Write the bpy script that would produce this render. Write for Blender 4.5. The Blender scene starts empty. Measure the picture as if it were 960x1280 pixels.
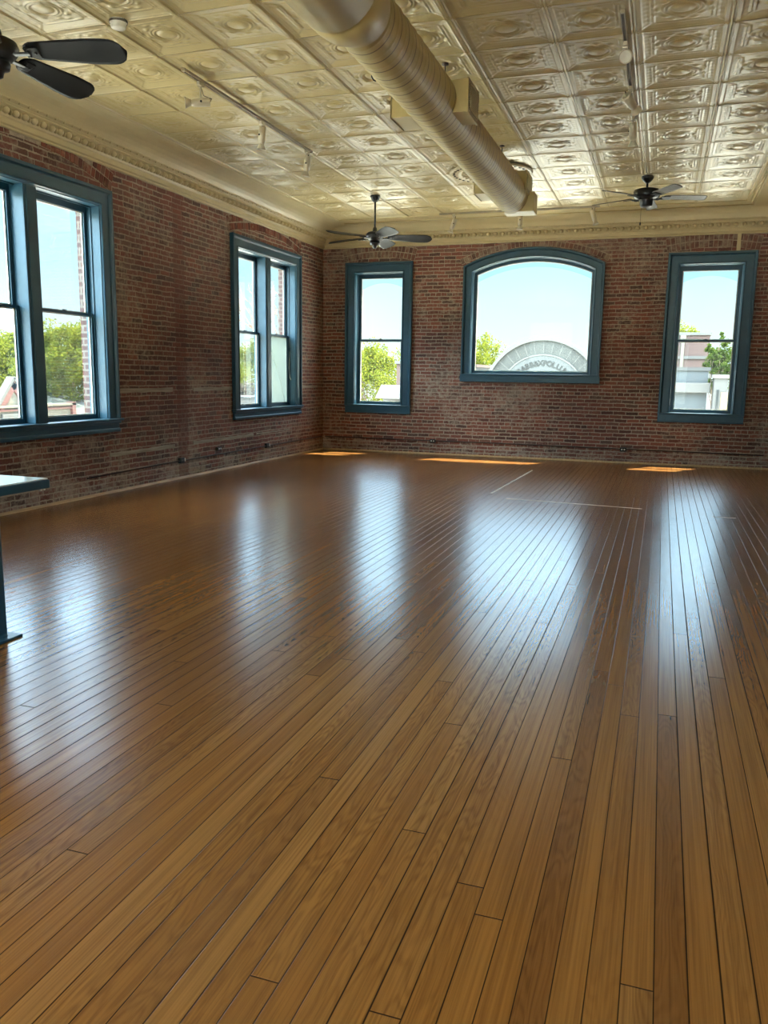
import bpy, bmesh, math, random
import numpy as np
from mathutils import Vector, Matrix
from mathutils.geometry import tessellate_polygon

random.seed(7)
rng = np.random.default_rng(7)
PI = math.pi
scene = bpy.context.scene
COL = scene.collection

# ------------------------------------------------------------------ room dimensions (metres)
XL, XR, YB, YF = -6.389, 1.81, 15.057, -3.4     # left wall, right wall, window wall, rear wall
ZC = 4.25                                        # tin ceiling
EYE = 1.5

# ------------------------------------------------------------------ node helper
class NT:
    def __init__(self, name):
        self.m = bpy.data.materials.new(name); self.m.use_nodes = True
        self.t = self.m.node_tree; self.t.nodes.clear()
        self.out = self.t.nodes.new('ShaderNodeOutputMaterial')
    def n(self, typ, ins=None, **props):
        nd = self.t.nodes.new(typ)
        for k, v in props.items(): setattr(nd, k, v)
        for k, v in (ins or {}).items(): self.set(nd.inputs[k], v)
        return nd
    def set(self, sock, v):
        if isinstance(v, bpy.types.NodeSocket): self.t.links.new(v, sock)
        elif isinstance(v, bpy.types.Node): self.t.links.new(v.outputs[0], sock)
        else:
            if sock.type == 'RGBA' and len(v) == 3: v = (*v, 1)
            sock.default_value = v
    def math(self, op, a, b=None, c=None, clamp=False):
        nd = self.n('ShaderNodeMath', operation=op, use_clamp=clamp)
        for i, v in enumerate((a, b, c)):
            if v is not None: self.set(nd.inputs[i], v)
        return nd.outputs[0]
    def mix(self, f, a, b, blend='MIX'):
        nd = self.n('ShaderNodeMix', data_type='RGBA', blend_type=blend)
        self.set(nd.inputs[0], f); self.set(nd.inputs[6], a); self.set(nd.inputs[7], b)
        return nd.outputs[2]
    def mixf(self, f, a, b):
        nd = self.n('ShaderNodeMix', data_type='FLOAT')
        self.set(nd.inputs[0], f); self.set(nd.inputs[2], a); self.set(nd.inputs[3], b)
        return nd.outputs[0]
    def ramp(self, f, stops, interp='LINEAR'):
        nd = self.n('ShaderNodeValToRGB'); r = nd.color_ramp; r.interpolation = interp
        while len(r.elements) < len(stops): r.elements.new(0.5)
        for e, (p, c) in zip(r.elements, stops):
            e.position = p; e.color = (*c, 1) if len(c) == 3 else c
        self.set(nd.inputs[0], f); return nd.outputs[0]
    def step(self, f, lo, hi):
        nd = self.n('ShaderNodeMapRange', clamp=True, interpolation_type='SMOOTHSTEP')
        self.set(nd.inputs[0], f); self.set(nd.inputs[1], lo); self.set(nd.inputs[2], hi)
        return nd.outputs[0]
    def noise(self, vec, scale, detail=3, rough=.5, dist=0, out=0):
        nd = self.n('ShaderNodeTexNoise', {'Scale': scale, 'Detail': detail, 'Roughness': rough, 'Distortion': dist})
        self.set(nd.inputs['Vector'], vec); return nd.outputs[out]
    def obj(self): return self.n('ShaderNodeTexCoord').outputs['Object']
    def xyz(self, v=None):
        s = self.n('ShaderNodeSeparateXYZ'); self.set(s.inputs[0], v if v is not None else self.obj()); return s.outputs
    def vec(self, x, y, z=0.0):
        c = self.n('ShaderNodeCombineXYZ')
        for i, v in enumerate((x, y, z)): self.set(c.inputs[i], v)
        return c.outputs[0]
    def bump(self, h, strength, dist):
        b = self.n('ShaderNodeBump', {'Strength': strength, 'Distance': dist}); self.set(b.inputs['Height'], h)
        return b.outputs[0]
    def bsdf(self, col, rough=.5, metal=0., normal=None, coat=0., coat_rough=.1, spec=.5, **kw):
        p = self.n('ShaderNodeBsdfPrincipled', {'Base Color': col, 'Roughness': rough, 'Metallic': metal,
                   'Coat Weight': coat, 'Coat Roughness': coat_rough})
        self.set(p.inputs['Specular IOR Level'], spec)
        if normal is not None: self.set(p.inputs['Normal'], normal)
        return p.outputs[0]
    def done(self, sh): self.set(self.out.inputs['Surface'], sh); return self.m

def paint(name, col, rough=.45, var=.12, scale=6, metal=0, bump=.0, bscale=60, spec=.5):
    t = NT(name); o = t.obj()
    n1 = t.noise(o, scale, 4, .6)
    c = t.mix(t.step(n1, .3, .7), tuple(x * (1 - var) for x in col), tuple(min(1, x * (1 + var)) for x in col))
    nm = t.bump(t.noise(o, bscale, 3), bump, .004) if bump else None
    r = t.mixf(n1, rough * .85, rough * 1.15)
    return t.done(t.bsdf(c, r, metal, nm, spec=spec))

# ------------------------------------------------------------------ materials
def mat_brick():
    t = NT('old_red_brick'); o = t.obj(); x, y, z = t.xyz(o)
    g = t.n('ShaderNodeNewGeometry'); nx = t.math('ABSOLUTE', t.xyz(g.outputs['True Normal'])[0])
    side = t.math('GREATER_THAN', nx, .5)
    u0 = t.mixf(side, x, y)
    # hand-laid wobble
    w = t.noise(o, 3.2, 3, .6); w2 = t.noise(o, 34, 2, .6)
    v = t.math('ADD', z, t.math('ADD', t.math('MULTIPLY', t.math('SUBTRACT', w, .5), .034), t.math('MULTIPLY', t.math('SUBTRACT', w2, .5), .017)))
    u1 = t.math('ADD', u0, t.math('MULTIPLY', t.math('SUBTRACT', w2, .5), .016))
    H, Wb = .0655, .213
    row = t.math('FLOOR', t.math('DIVIDE', v, H))
    rn = t.n('ShaderNodeTexWhiteNoise', noise_dimensions='1D'); t.set(rn.inputs['W'], row)
    par = t.math('MULTIPLY', t.math('MODULO', t.math('ABSOLUTE', row), 2.), .5)
    # every seventh course is headers
    hd = t.math('LESS_THAN', t.math('MODULO', t.math('ABSOLUTE', row), 9.), .5)
    wl = t.mixf(hd, Wb, Wb * .5)
    uu = t.math('ADD', t.math('DIVIDE', u1, wl), t.math('ADD', par, t.math('MULTIPLY', rn.outputs[0], .3)))
    colm = t.math('FLOOR', uu)
    fu = t.math('SUBTRACT', uu, colm); fv = t.math('SUBTRACT', t.math('DIVIDE', v, H), row)
    du = t.math('MULTIPLY', t.math('SUBTRACT', .5, t.math('ABSOLUTE', t.math('SUBTRACT', fu, .5))), wl)
    dv = t.math('MULTIPLY', t.math('SUBTRACT', .5, t.math('ABSOLUTE', t.math('SUBTRACT', fv, .5))), H)
    d = t.math('MINIMUM', t.math('ADD', du, t.math('MULTIPLY', t.noise(o, 2.1, 3, .6), .005)), dv)
    jn = t.noise(o, 1.3, 3, .6)
    jw = t.math('ADD', .0015, t.math('MULTIPLY', jn, .0085))
    brickm = t.step(d, jw, t.math('ADD', jw, .004))            # 1 on the brick face, 0 in the joint
    bn = t.n('ShaderNodeTexWhiteNoise', noise_dimensions='3D'); t.set(bn.inputs['Vector'], t.vec(colm, row, side))
    bc = t.ramp(bn.outputs[0], [(0, (.052, .019, .015)), (.22, (.135, .036, .024)), (.45, (.195, .050, .031)),
                               (.62, (.185, .058, .037)), (.8, (.255, .076, .043)), (.92, (.14, .070, .050)), (1, (.08, .043, .034))])
    fine = t.noise(o, 90, 4, .65)
    bc = t.mix(t.math('MULTIPLY', t.step(fine, .35, .8), .38), bc, (.34, .20, .15))
    bc = t.mix(t.math('MULTIPLY', t.step(t.noise(o, 5., 4, .7), .5, .72), .5), bc, (.11, .062, .05))
    mort = t.mix(t.noise(o, 24, 3, .6), (.25, .195, .15), (.55, .45, .355))
    # mortar smeared and plaster left over the face in patches
    sm = t.noise(o, .95, 6, .72); sm2 = t.noise(o, 16, 5, .7)
    low = t.math('SUBTRACT', 1., t.step(z, .2, .32))
    lev = t.math('ADD', t.math('MULTIPLY', sm, .62), t.math('MULTIPLY', sm2, .48))
    lev = t.math('ADD', lev, t.math('MULTIPLY', low, .07))
    smear = t.math('MULTIPLY', t.step(lev, .54, .70), .72)
    brickm2 = t.math('MULTIPLY', brickm, t.math('SUBTRACT', 1., smear))
    dirt = t.mix(t.math('MULTIPLY', t.step(t.noise(o, .45, 4, .6), .42, .66), .45), (1, 1, 1), (.45, .38, .36))
    # the filled chase: a redder upright band between the two windows of the left wall
    band = t.math('MULTIPLY', t.math('LESS_THAN', t.math('ABSOLUTE', t.math('SUBTRACT', t.math('ADD', y, t.math('MULTIPLY', sm2, .12)), 10.06)), .13), side)
    mort = t.mix(t.math('MULTIPLY', band, .5), mort, (.16, .06, .04))
    bc = t.mix(t.math('MULTIPLY', band, .35), bc, (.17, .04, .027))
    # wide light plaster lines left along the nailing courses
    col = t.mix(1., t.mix(brickm2, mort, bc), dirt, 'MULTIPLY')
    hgt = t.math('ADD', t.math('MULTIPLY', brickm2, 1.), t.math('MULTIPLY', fine, .35))
    hgt = t.math('ADD', hgt, t.math('MULTIPLY', sm2, .4))
    nm = t.bump(hgt, .75, .009)
    return t.done(t.bsdf(col, t.mixf(brickm2, .92, .7), normal=nm, spec=.3))

def mat_floor():
    t = NT('pine_strip_floor'); o = t.obj(); x, y, z = t.xyz(o)
    W = .0805
    xw = t.math('DIVIDE', x, W); bid = t.math('FLOOR', xw); f = t.math('SUBTRACT', xw, bid)
    wn = t.n('ShaderNodeTexWhiteNoise', noise_dimensions='1D'); t.set(wn.inputs['W'], bid)
    off = t.math('MULTIPLY', wn.outputs[0], 4.1)
    yl = t.math('DIVIDE', t.math('ADD', y, off), 4.3); yid = t.math('FLOOR', yl); fy = t.math('SUBTRACT', yl, yid)
    w2 = t.n('ShaderNodeTexWhiteNoise', noise_dimensions='2D'); t.set(w2.inputs['Vector'], t.vec(bid, yid))
    r1, rc = w2.outputs[0], w2.outputs[1]
    rr, rg, rb = t.xyz(rc)
    # gap widths differ from board to board
    gapw = t.math('ADD', .020, t.math('MULTIPLY', t.math('POWER', wn.outputs[0], 3.), .022))
    e = t.math('SUBTRACT', .5, t.math('ABSOLUTE', t.math('SUBTRACT', f, .5)))
    wob = t.math('MULTIPLY', t.math('SUBTRACT', t.noise(t.vec(bid, t.math('MULTIPLY', y, 3.)), 1., 3), .5), .012)
    gap = t.math('SUBTRACT', 1., t.step(t.math('ADD', e, wob), t.math('MULTIPLY', gapw, .5), t.math('MULTIPLY', gapw, 1.3)))
    ey = t.math('MULTIPLY', t.math('SUBTRACT', .5, t.math('ABSOLUTE', t.math('SUBTRACT', fy, .5))), 4.3)
    endg = t.math('SUBTRACT', 1., t.step(ey, .0012, .003))
    gap = t.math('MAXIMUM', gap, endg)
    # grain: cathedral rings of flat sawn pine on some boards, straight streaks on the rest
    sx = t.math('ADD', t.math('MULTIPLY', x, 1.), t.math('MULTIPLY', rr, 40.))
    warp = t.noise(t.vec(t.math('MULTIPLY', sx, 5.5), t.math('MULTIPLY', y, .75), t.math('MULTIPLY', rg, 30.)), 1., 3, .5)
    ring = t.math('SINE', t.math('ADD', t.math('MULTIPLY', warp, 170.), t.math('MULTIPLY', t.math('SUBTRACT', f, .5), 14.)))
    ring = t.math('POWER', t.math('ADD', t.math('MULTIPLY', ring, .5), .5), 1.6)
    streak = t.noise(t.vec(t.math('MULTIPLY', sx, 150.), t.math('MULTIPLY', y, 1.4), rb), 1., 4, .6)
    strk2 = t.noise(t.vec(t.math('MULTIPLY', sx, 38.), t.math('MULTIPLY', y, .7), rb), 1., 3, .6)
    cath = t.step(rg, .35, .65)
    grain = t.math('ADD', t.math('MULTIPLY', t.math('MULTIPLY', ring, cath), .30), t.math('MULTIPLY', t.step(streak, .38, .66), .36))
    grain = t.math('ADD', grain, t.math('MULTIPLY', t.step(strk2, .35, .75), .34))
    base = t.ramp(r1, [(0, (.200, .077, .016)), (.3, (.235, .096, .020)), (.55, (.208, .080, .016)), (.8, (.262, .117, .029)), (1, (.155, .056, .013))])
    col = t.mix(t.math('MULTIPLY', grain, .82), base, (.070, .022, .005))
    # worn lanes and old finish
    worn = t.noise(t.vec(t.math('MULTIPLY', x, 1.), t.math('MULTIPLY', y, .45)), 1.1, 1.5, .5)
    col = t.mix(t.math('MULTIPLY', t.step(worn, .35, .75), .25), col, (.13, .058, .020))
    col = t.mix(t.math('MULTIPLY', gap, .93), col, (.012, .006, .003))
    # cupped boards with dull and glossy areas
    cup = t.math('MULTIPLY', t.math('POWER', t.math('ABSOLUTE', t.math('SUBTRACT', f, .5)), 2.), 1.6)
    und = t.noise(t.vec(t.math('MULTIPLY', x, 3.2), t.math('MULTIPLY', y, .8), t.math('MULTIPLY', rr, 9.)), 2., .6)
    h = t.math('ADD', t.math('MULTIPLY', cup, .6), t.math('MULTIPLY', t.math('ADD', t.math('MULTIPLY', und, 1.3), t.math('MULTIPLY', rg, 1.2)), .35))
    h = t.math('SUBTRACT', h, t.math('MULTIPLY', gap, 1.2))
    h = t.math('ADD', h, t.math('MULTIPLY', strk2, .05))
    nm = t.bump(h, .30, .0025)
    ro = t.math('ADD', .185, t.math('MULTIPLY', t.step(worn, .25, .8), .05))
    ro = t.math('ADD', ro, t.math('MULTIPLY', t.noise(t.vec(t.math('MULTIPLY', x, 30.), t.math('MULTIPLY', y, 4.)), 1., 2, .5), .05))
    ro = t.math('MINIMUM', ro, .262)
    return t.done(t.bsdf(col, ro, normal=nm, spec=t.math('MULTIPLY', t.math('SUBTRACT', 1., gap), FLOOR_SPEC)))
FLOOR_SPEC = .42
REAR_SKY_BOOST = 3.8  # gain on the sky behind the viewer, added to light the room

def mat_glass(dirt_amt):
    t = NT('window_glass'); o = t.obj()
    fr = t.n('ShaderNodeFresnel', {'IOR': 1.35})
    tr = t.n('ShaderNodeBsdfTransparent', {'Color': (.95, .985, .985)})
    gl = t.n('ShaderNodeBsdfGlossy', {'Color': (1, 1, 1), 'Roughness': .02})
    s1 = t.n('ShaderNodeMixShader'); t.set(s1.inputs[0], t.math('MULTIPLY', fr.outputs[0], .4)); t.set(s1.inputs[1], tr); t.set(s1.inputs[2], gl)
    df = t.n('ShaderNodeBsdfTranslucent', {'Color': (.85, .93, .93)})
    d = t.math('MULTIPLY', t.step(t.noise(o, 2.6, 6, .7), .32, .8), dirt_amt)
    d = t.math('ADD', d, dirt_amt * .45)
    s2 = t.n('ShaderNodeMixShader'); t.set(s2.inputs[0], d); t.set(s2.inputs[1], s1); t.set(s2.inputs[2], df)
    return t.done(s2.outputs[0])

def mat_frost():
    t = NT('frosted_sheet'); o = t.obj()
    c = t.mix(t.noise(o, 2, 4, .6), (.15, .18, .165), (.22, .245, .23))
    tl = t.n('ShaderNodeBsdfTranslucent', {'Color': c}); tr = t.n('ShaderNodeBsdfTransparent', {'Color': (.9, 1, .97)})
    df = t.n('ShaderNodeBsdfDiffuse', {'Color': c})
    s = t.n('ShaderNodeMixShader'); t.set(s.inputs[0], .3); t.set(s.inputs[1], tl); t.set(s.inputs[2], df)
    s2 = t.n('ShaderNodeMixShader'); t.set(s2.inputs[0], .22); t.set(s2.inputs[1], s); t.set(s2.inputs[2], tr)
    return t.done(s2.outputs[0])

def mat_tint():
    t = NT('tinted_storm_sheet')
    tr = t.n('ShaderNodeBsdfTransparent', {'Color': (.86, .94, .965)}); df = t.n('ShaderNodeBsdfTranslucent', {'Color': (.2, .3, .36)})
    s = t.n('ShaderNodeMixShader'); t.set(s.inputs[0], .01); t.set(s.inputs[1], tr); t.set(s.inputs[2], df)
    return t.done(s.outputs[0])

def mat_leaf(name, a, b):
    t = NT(name); o = t.obj()
    g = t.n('ShaderNodeNewGeometry')
    c = t.mix(g.outputs['Random Per Island'], a, b)
    d = t.n('ShaderNodeBsdfDiffuse', {'Color': c}); tl = t.n('ShaderNodeBsdfTranslucent', {'Color': t.mix(.5, c, b)})
    s = t.n('ShaderNodeMixShader'); t.set(s.inputs[0], .5); t.set(s.inputs[1], d); t.set(s.inputs[2], tl)
    return t.done(s.outputs[0])

def mat_seams(name, col, seam, axis, pitch, rough=.5, width=.12):
    t = NT(name); o = t.obj(); c = t.xyz(o)[axis]
    f = t.math('FRACT', t.math('DIVIDE', c, pitch))
    m = t.math('LESS_THAN', f, width)
    n1 = t.noise(o, 4, 3)
    cc = t.mix(t.math('MULTIPLY', n1, .25), col, tuple(x * .7 for x in col))
    return t.done(t.bsdf(t.mix(m, cc, seam), rough))

def mat_outbrick(name, a, b, m):
    t = NT(name); o = t.obj(); x, y, z = t.xyz(o)
    br = t.n('ShaderNodeTexBrick', {'Color1': a, 'Color2': b, 'Mortar': m, 'Scale': 1., 'Mortar Size': .012, 'Brick Width': .22, 'Row Height': .075})
    t.set(br.inputs['Vector'], t.vec(t.math('ADD', x, y), z))
    return t.done(t.bsdf(br.outputs[0], .9))

def mat_wood(name, a, b, rough=.4):
    t = NT(name); o = t.obj(); x, y, z = t.xyz(o)
    n1 = t.noise(t.vec(t.math('MULTIPLY', x, 40.), t.math('MULTIPLY', y, 3.), t.math('MULTIPLY', z, 40.)), 1., 4)
    return t.done(t.bsdf(t.mix(t.step(n1, .3, .7), a, b), rough))

M = dict(
    brick=mat_brick(), floor=mat_floor(),
    blue=paint('blue_trim_paint', (.0165, .064, .102), .36, .10, 5, bump=.06, bscale=25),
    tin=paint('cream_tin_paint', (.54, .435, .215), .35, .06, 1.3, bump=.05, bscale=70, spec=.55),
    crown=paint('cream_crown_paint', (.57, .47, .265), .40, .05, 2),
    duct=paint('cream_duct_paint', (.475, .38, .165), .42, .05, 3),
    seam=paint('duct_seam_brown', (.30, .22, .11), .5, .05),  # plain brown paint for the duct seams
    black=paint('black_fan_metal', (.010, .011, .013), .42, .1),
    blade=paint('black_fan_blade', (.0045, .005, .0055), .5, .15, 9, spec=.18),
    ashblade=mat_wood('grey_wood_blade', (.075, .062, .052), (.10, .085, .07), .55),
    track=paint('ivory_track_paint', (.40, .345, .25), .4, .06),
    trackdark=paint('track_slot', (.10, .085, .065), .5),
    ivory=paint('ivory_lamp_paint', (.56, .50, .38), .32, .05),
    lampface=paint('lamp_face', (.78, .76, .68), .25, .03),
    putty=paint('cream_putty', (.72, .69, .60), .6, .14, 12),
    glass=mat_glass(.0015), glassd=mat_glass(.004), frost=mat_frost(), tint=mat_tint(),
    quarter=mat_wood('shoe_moulding_wood', (.34, .20, .09), (.50, .33, .17), .5),
    nailer=mat_wood('grey_nailing_wood', (.26, .22, .17), (.42, .37, .29), .9),
    conduit=paint('dark_conduit', (.055, .030, .024), .6, .2, 8),
    outlet=paint('black_outlet_box', (.010, .009, .009), .5),
    white=paint('white_plastic', (.78, .76, .70), .4, .04),
    laminate=paint('white_laminate', (.86, .90, .92), .08, .02, 4, spec=1.),
    dark=paint('dark_void', (.012, .011, .010), .8),
    slab=paint('plain_slab', (.45, .40, .32), .9),
    plaster=paint('rear_plaster', (.62, .55, .44), .85, .08, 2),
    cord=paint('pale_cord', (.72, .70, .62), .8),
    tape=paint('worn_tape', (.52, .44, .34), .7, .2, 20),
    bark=paint('bark', (.12, .085, .06), .95, .3, 9, bump=.5, bscale=18),
    leaf=mat_leaf('spring_leaf', (.034, .056, .006), (.115, .120, .015)),
    leafd=mat_leaf('deep_leaf', (.020, .042, .009), (.055, .075, .015)),
    leafp=mat_leaf('pale_blossom_leaf', (.055, .048, .038), (.070, .062, .052)),
    ground=paint('pale_pavement', (.52, .49, .44), .9, .1, .3),
    stone=paint('grey_parapet_stone', (0.0247, 0.0260, 0.0233), .9, .25, 3),
    stonel=paint('light_parapet_stone', (0.0564, 0.0564, 0.0510), .9, .12, 3),
    stonep=paint('pale_tympanum', (0.0403, 0.0435, 0.0427), .9, .10, 2),
    letter=paint('worn_letter', (0.0083, 0.0088, 0.0078), .9, .2, 8),
    outbrick=mat_outbrick('shop_brick', (0.0421, 0.0164, 0.0129), (0.0328, 0.0117, 0.0100), (0.0546, 0.0429, 0.0364)),
    cream=paint('cream_stucco', (0.0680, 0.0612, 0.0455), .8, .06),
    gablered=paint('brick_red_trim', (0.0486, 0.0112, 0.0075), .7, .08),
    metalroof=mat_seams('standing_seam_roof', (0.0520, 0.0598, 0.0560), (0.0160, 0.0210, 0.0200), 1, .42, .45, .22),
    roofgrey=paint('grey_roofing', (0.0137, 0.0149, 0.0153), .8, .15, 2),
    shopblue=paint('slate_blue_front', (0.0135, 0.0189, 0.0223), .7, .2, 2),
    shopwhite=paint('white_stucco', (0.0342, 0.0337, 0.0318), .8, .08),
    winglass=paint('dark_shop_glass', (0.0065, 0.0091, 0.0104), .1),
    yellow=paint('ochre_panel', (0.0910, 0.0650, 0.0286), .7, .1),
    roofred=paint('tile_roof_red', (0.0410, 0.0209, 0.0155), .8, .2, 5),
)

# ------------------------------------------------------------------ mesh helper
class MB:
    def __init__(self): self.v = []; self.f = []; self.mi = []; self.sm = []
    def add(self, verts, faces, mi=0, smooth=False, mat=None):
        b = len(self.v)
        self.v += [tuple((mat @ Vector(p)) if mat is not None else p) for p in verts]
        for f in faces:
            self.f.append(tuple(b + i for i in f)); self.mi.append(mi); self.sm.append(smooth)
        return self
    def box(self, a, b, mi=0, mat=None):
        x0, x1 = sorted((a[0], b[0])); y0, y1 = sorted((a[1], b[1])); z0, z1 = sorted((a[2], b[2]))
        vs = [(x0, y0, z0), (x1, y0, z0), (x1, y1, z0), (x0, y1, z0), (x0, y0, z1), (x1, y0, z1), (x1, y1, z1), (x0, y1, z1)]
        return self.add(vs, [(0, 3, 2, 1), (4, 5, 6, 7), (0, 1, 5, 4), (1, 2, 6, 5), (2, 3, 7, 6), (3, 0, 4, 7)], mi, False, mat)
    def rbox(self, a, b, r=.005, mi=0, mat=None):
        """box with chamfered edges"""
        bm = bmesh.new(); bmesh.ops.create_cube(bm, size=1)
        s = [abs(b[i] - a[i]) for i in range(3)]; c = [(a[i] + b[i]) / 2 for i in range(3)]
        for v in bm.verts: v.co = Vector([v.co[i] * s[i] + c[i] for i in range(3)])
        bmesh.ops.bevel(bm, geom=bm.edges[:], offset=min(r, min(s) * .45), segments=2, affect='EDGES', profile=.6)
        bm.verts.ensure_lookup_table()
        self.add([v.co[:] for v in bm.verts], [[v.index for v in f.verts] for f in bm.faces], mi, False, mat); bm.free()
        return self
    def lathe(self, prof, seg=24, mi=0, mat=None, smooth=True, caps=True):
        """profile of (r, z) turned about z"""
        vs = []; n = len(prof)
        for r, z in prof:
            for k in range(seg):
                a = 2 * PI * k / seg; vs.append((r * math.cos(a), r * math.sin(a), z))
        fs = [(i * seg + k, i * seg + (k + 1) % seg, (i + 1) * seg + (k + 1) % seg, (i + 1) * seg + k) for i in range(n - 1) for k in range(seg)]
        if caps:
            fs += [tuple(range(seg))[::-1], tuple((n - 1) * seg + k for k in range(seg))]
        return self.add(vs, fs, mi, smooth, mat)
    def tube(self, pts, r, seg=10, mi=0, smooth=True):
        pts = [Vector(p) for p in pts]; rs = r if isinstance(r, (list, tuple)) else [r] * len(pts)
        vs = []; up = Vector((0, 0, 1))
        for i, p in enumerate(pts):
            d = (pts[min(i + 1, len(pts) - 1)] - pts[max(i - 1, 0)]).normalized()
            a = d.cross(up)
            if a.length < 1e-3: a = d.cross(Vector((1, 0, 0)))
            a.normalize(); b = d.cross(a)
            for k in range(seg):
                t = 2 * PI * k / seg; vs.append(tuple(p + (a * math.cos(t) + b * math.sin(t)) * rs[i]))
        n = len(pts)
        fs = [(i * seg + k, i * seg + (k + 1) % seg, (i + 1) * seg + (k + 1) % seg, (i + 1) * seg + k) for i in range(n - 1) for k in range(seg)]
        fs += [tuple(range(seg)), tuple((n - 1) * seg + k for k in range(seg))]
        return self.add(vs, fs, mi, smooth)
    def sphere(self, c, r, seg=10, rings=6, mi=0, smooth=True):
        rx, ry, rz = r if isinstance(r, (list, tuple)) else (r, r, r)
        vs = [(c[0], c[1], c[2] - rz)]
        for i in range(1, rings):
            a = -PI / 2 + PI * i / rings
            for k in range(seg):
                t = 2 * PI * k / seg
                vs.append((c[0] + rx * math.cos(a) * math.cos(t), c[1] + ry * math.cos(a) * math.sin(t), c[2] + rz * math.sin(a)))
        vs.append((c[0], c[1], c[2] + rz)); top = len(vs) - 1
        fs = [(0, 1 + (k + 1) % seg, 1 + k) for k in range(seg)]
        fs += [(1 + i * seg + k, 1 + i * seg + (k + 1) % seg, 1 + (i + 1) * seg + (k + 1) % seg, 1 + (i + 1) * seg + k) for i in range(rings - 2) for k in range(seg)]
        fs += [(1 + (rings - 2) * seg + k, 1 + (rings - 2) * seg + (k + 1) % seg, top) for k in range(seg)]
        return self.add(vs, fs, mi, smooth)
    def slab(self, outline, holes, fn, d0, d1, mi=0):
        """2-D outline with holes, thickened between d0 and d1; fn maps (s, z, d) to 3-D"""
        loops = [outline] + list(holes)
        flat = [p for l in loops for p in l]
        tris = tessellate_polygon([[Vector((p[0], p[1], 0)) for p in l] for l in loops])
        n = len(flat)
        vs = [fn(p[0], p[1], d0) for p in flat] + [fn(p[0], p[1], d1) for p in flat]
        fs = [tuple(t) for t in tris] + [tuple(i + n for i in t)[::-1] for t in tris]
        b = 0
        for l in loops:
            m = len(l)
            fs += [(b + i, b + (i + 1) % m, b + n + (i + 1) % m, b + n + i) for i in range(m)]
            b += m
        return self.add(vs, fs, mi)
    def build(self, name, mats, parent=None, bevel=0, weld=False):
        me = bpy.data.meshes.new(name); me.from_pydata(self.v, [], self.f)
        for m in (mats if isinstance(mats, (list, tuple)) else [mats]): me.materials.append(m)
        me.polygons.foreach_set('material_index', self.mi); me.polygons.foreach_set('use_smooth', self.sm)
        bm = bmesh.new(); bm.from_mesh(me)
        if weld: bmesh.ops.remove_doubles(bm, verts=bm.verts[:], dist=1e-5)
        bmesh.ops.recalc_face_normals(bm, faces=bm.faces[:])
        bm.to_mesh(me); bm.free(); me.update()
        o = bpy.data.objects.new(name, me); COL.objects.link(o)
        if parent is not None:
            o.parent = parent
            o.matrix_parent_inverse = Matrix.Identity(4)
        return o

def tag(o, label, cat, group=None, kind=None):
    o['label'] = label; o['category'] = cat
    if group: o['group'] = group
    if kind: o['kind'] = kind
    return o
def empty(name, loc, label, cat, group=None, rotz=0, kind=None):
    o = bpy.data.objects.new(name, None); COL.objects.link(o); o.location = loc; o.rotation_euler = (0, 0, rotz)
    o.empty_display_size = .1
    return tag(o, label, cat, group, kind)
def struct(o, label, cat): return tag(o, label, cat, kind='structure')
def copy_thing(src, loc, rotz=None):
    r = src.copy(); COL.objects.link(r); r.location = loc
    if rotz is not None: r.rotation_euler = (0, 0, rotz)
    for ch in list(src.children):
        c = ch.copy(); COL.objects.link(c); c.parent = r
        for g in ch.children:
            d = g.copy(); COL.objects.link(d); d.parent = c
    return r

# wall mappings: (s along the wall, z up, d outward through the wall)
def FB(s, z, d): return (s, YB + d, z)
def FL(s, z, d): return (XL - d, s, z)
def FR(s, z, d): return (s, YF - d, z)

# ================================================================== windows: outline helpers
def rect_outline(S0, S1, Z0, Z1):
    def f(w, bottom=0.):
        return [(S0 + w, Z0 + bottom), (S0 + w, Z1 - w), (S1 - w, Z1 - w), (S1 - w, Z0 + bottom)]
    return f
def arch_outline(S0, S1, Z0, zs, za, n=28):
    h = (S1 - S0) / 2; rise = za - zs; R = (h * h + rise * rise) / (2 * rise); cx = (S0 + S1) / 2; cz = za - R
    def f(w, bottom=0.):
        r = R - w; hh = h - w; a = math.asin(hh / r)
        pts = [(cx + r * math.sin(-a + 2 * a * i / n), cz + r * math.cos(-a + 2 * a * i / n)) for i in range(n + 1)]
        return [(S0 + w, Z0 + bottom)] + pts + [(S1 - w, Z0 + bottom)]
    return f
def sweep(mb, fn, outline, prof, closed=False, mi=0):
    loops = [[fn(s, z, d) for s, z in outline(w)] for w, d in prof]
    n = len(loops[0]); b = len(mb.v)
    vs = [p for l in loops for p in l]; fs = []
    for i in range(len(prof) - 1):
        for k in range(n if closed else n - 1):
            k2 = (k + 1) % n
            fs.append((i * n + k, i * n + k2, (i + 1) * n + k2, (i + 1) * n + k))
    return mb.add(vs, fs, mi)
def ring(mb, fn, loop_a, loop_b, d0, d1, mi=0):
    """solid frame between two loops of the same length"""
    n = len(loop_a)
    vs = [fn(*p, d0) for p in loop_a] + [fn(*p, d0) for p in loop_b] + [fn(*p, d1) for p in loop_a] + [fn(*p, d1) for p in loop_b]
    fs = []
    for k in range(n):
        j = (k + 1) % n
        fs += [(k, j, n + j, n + k), (2 * n + k, 3 * n + k, 3 * n + j, 2 * n + j), (k, 2 * n + k, 2 * n + j, j), (n + k, n + j, 3 * n + j, 3 * n + k)]
    return mb.add(vs, fs, mi)
def rect(s0, s1, z0, z1): return [(s0, z0), (s0, z1), (s1, z1), (s1, z0)]

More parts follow.
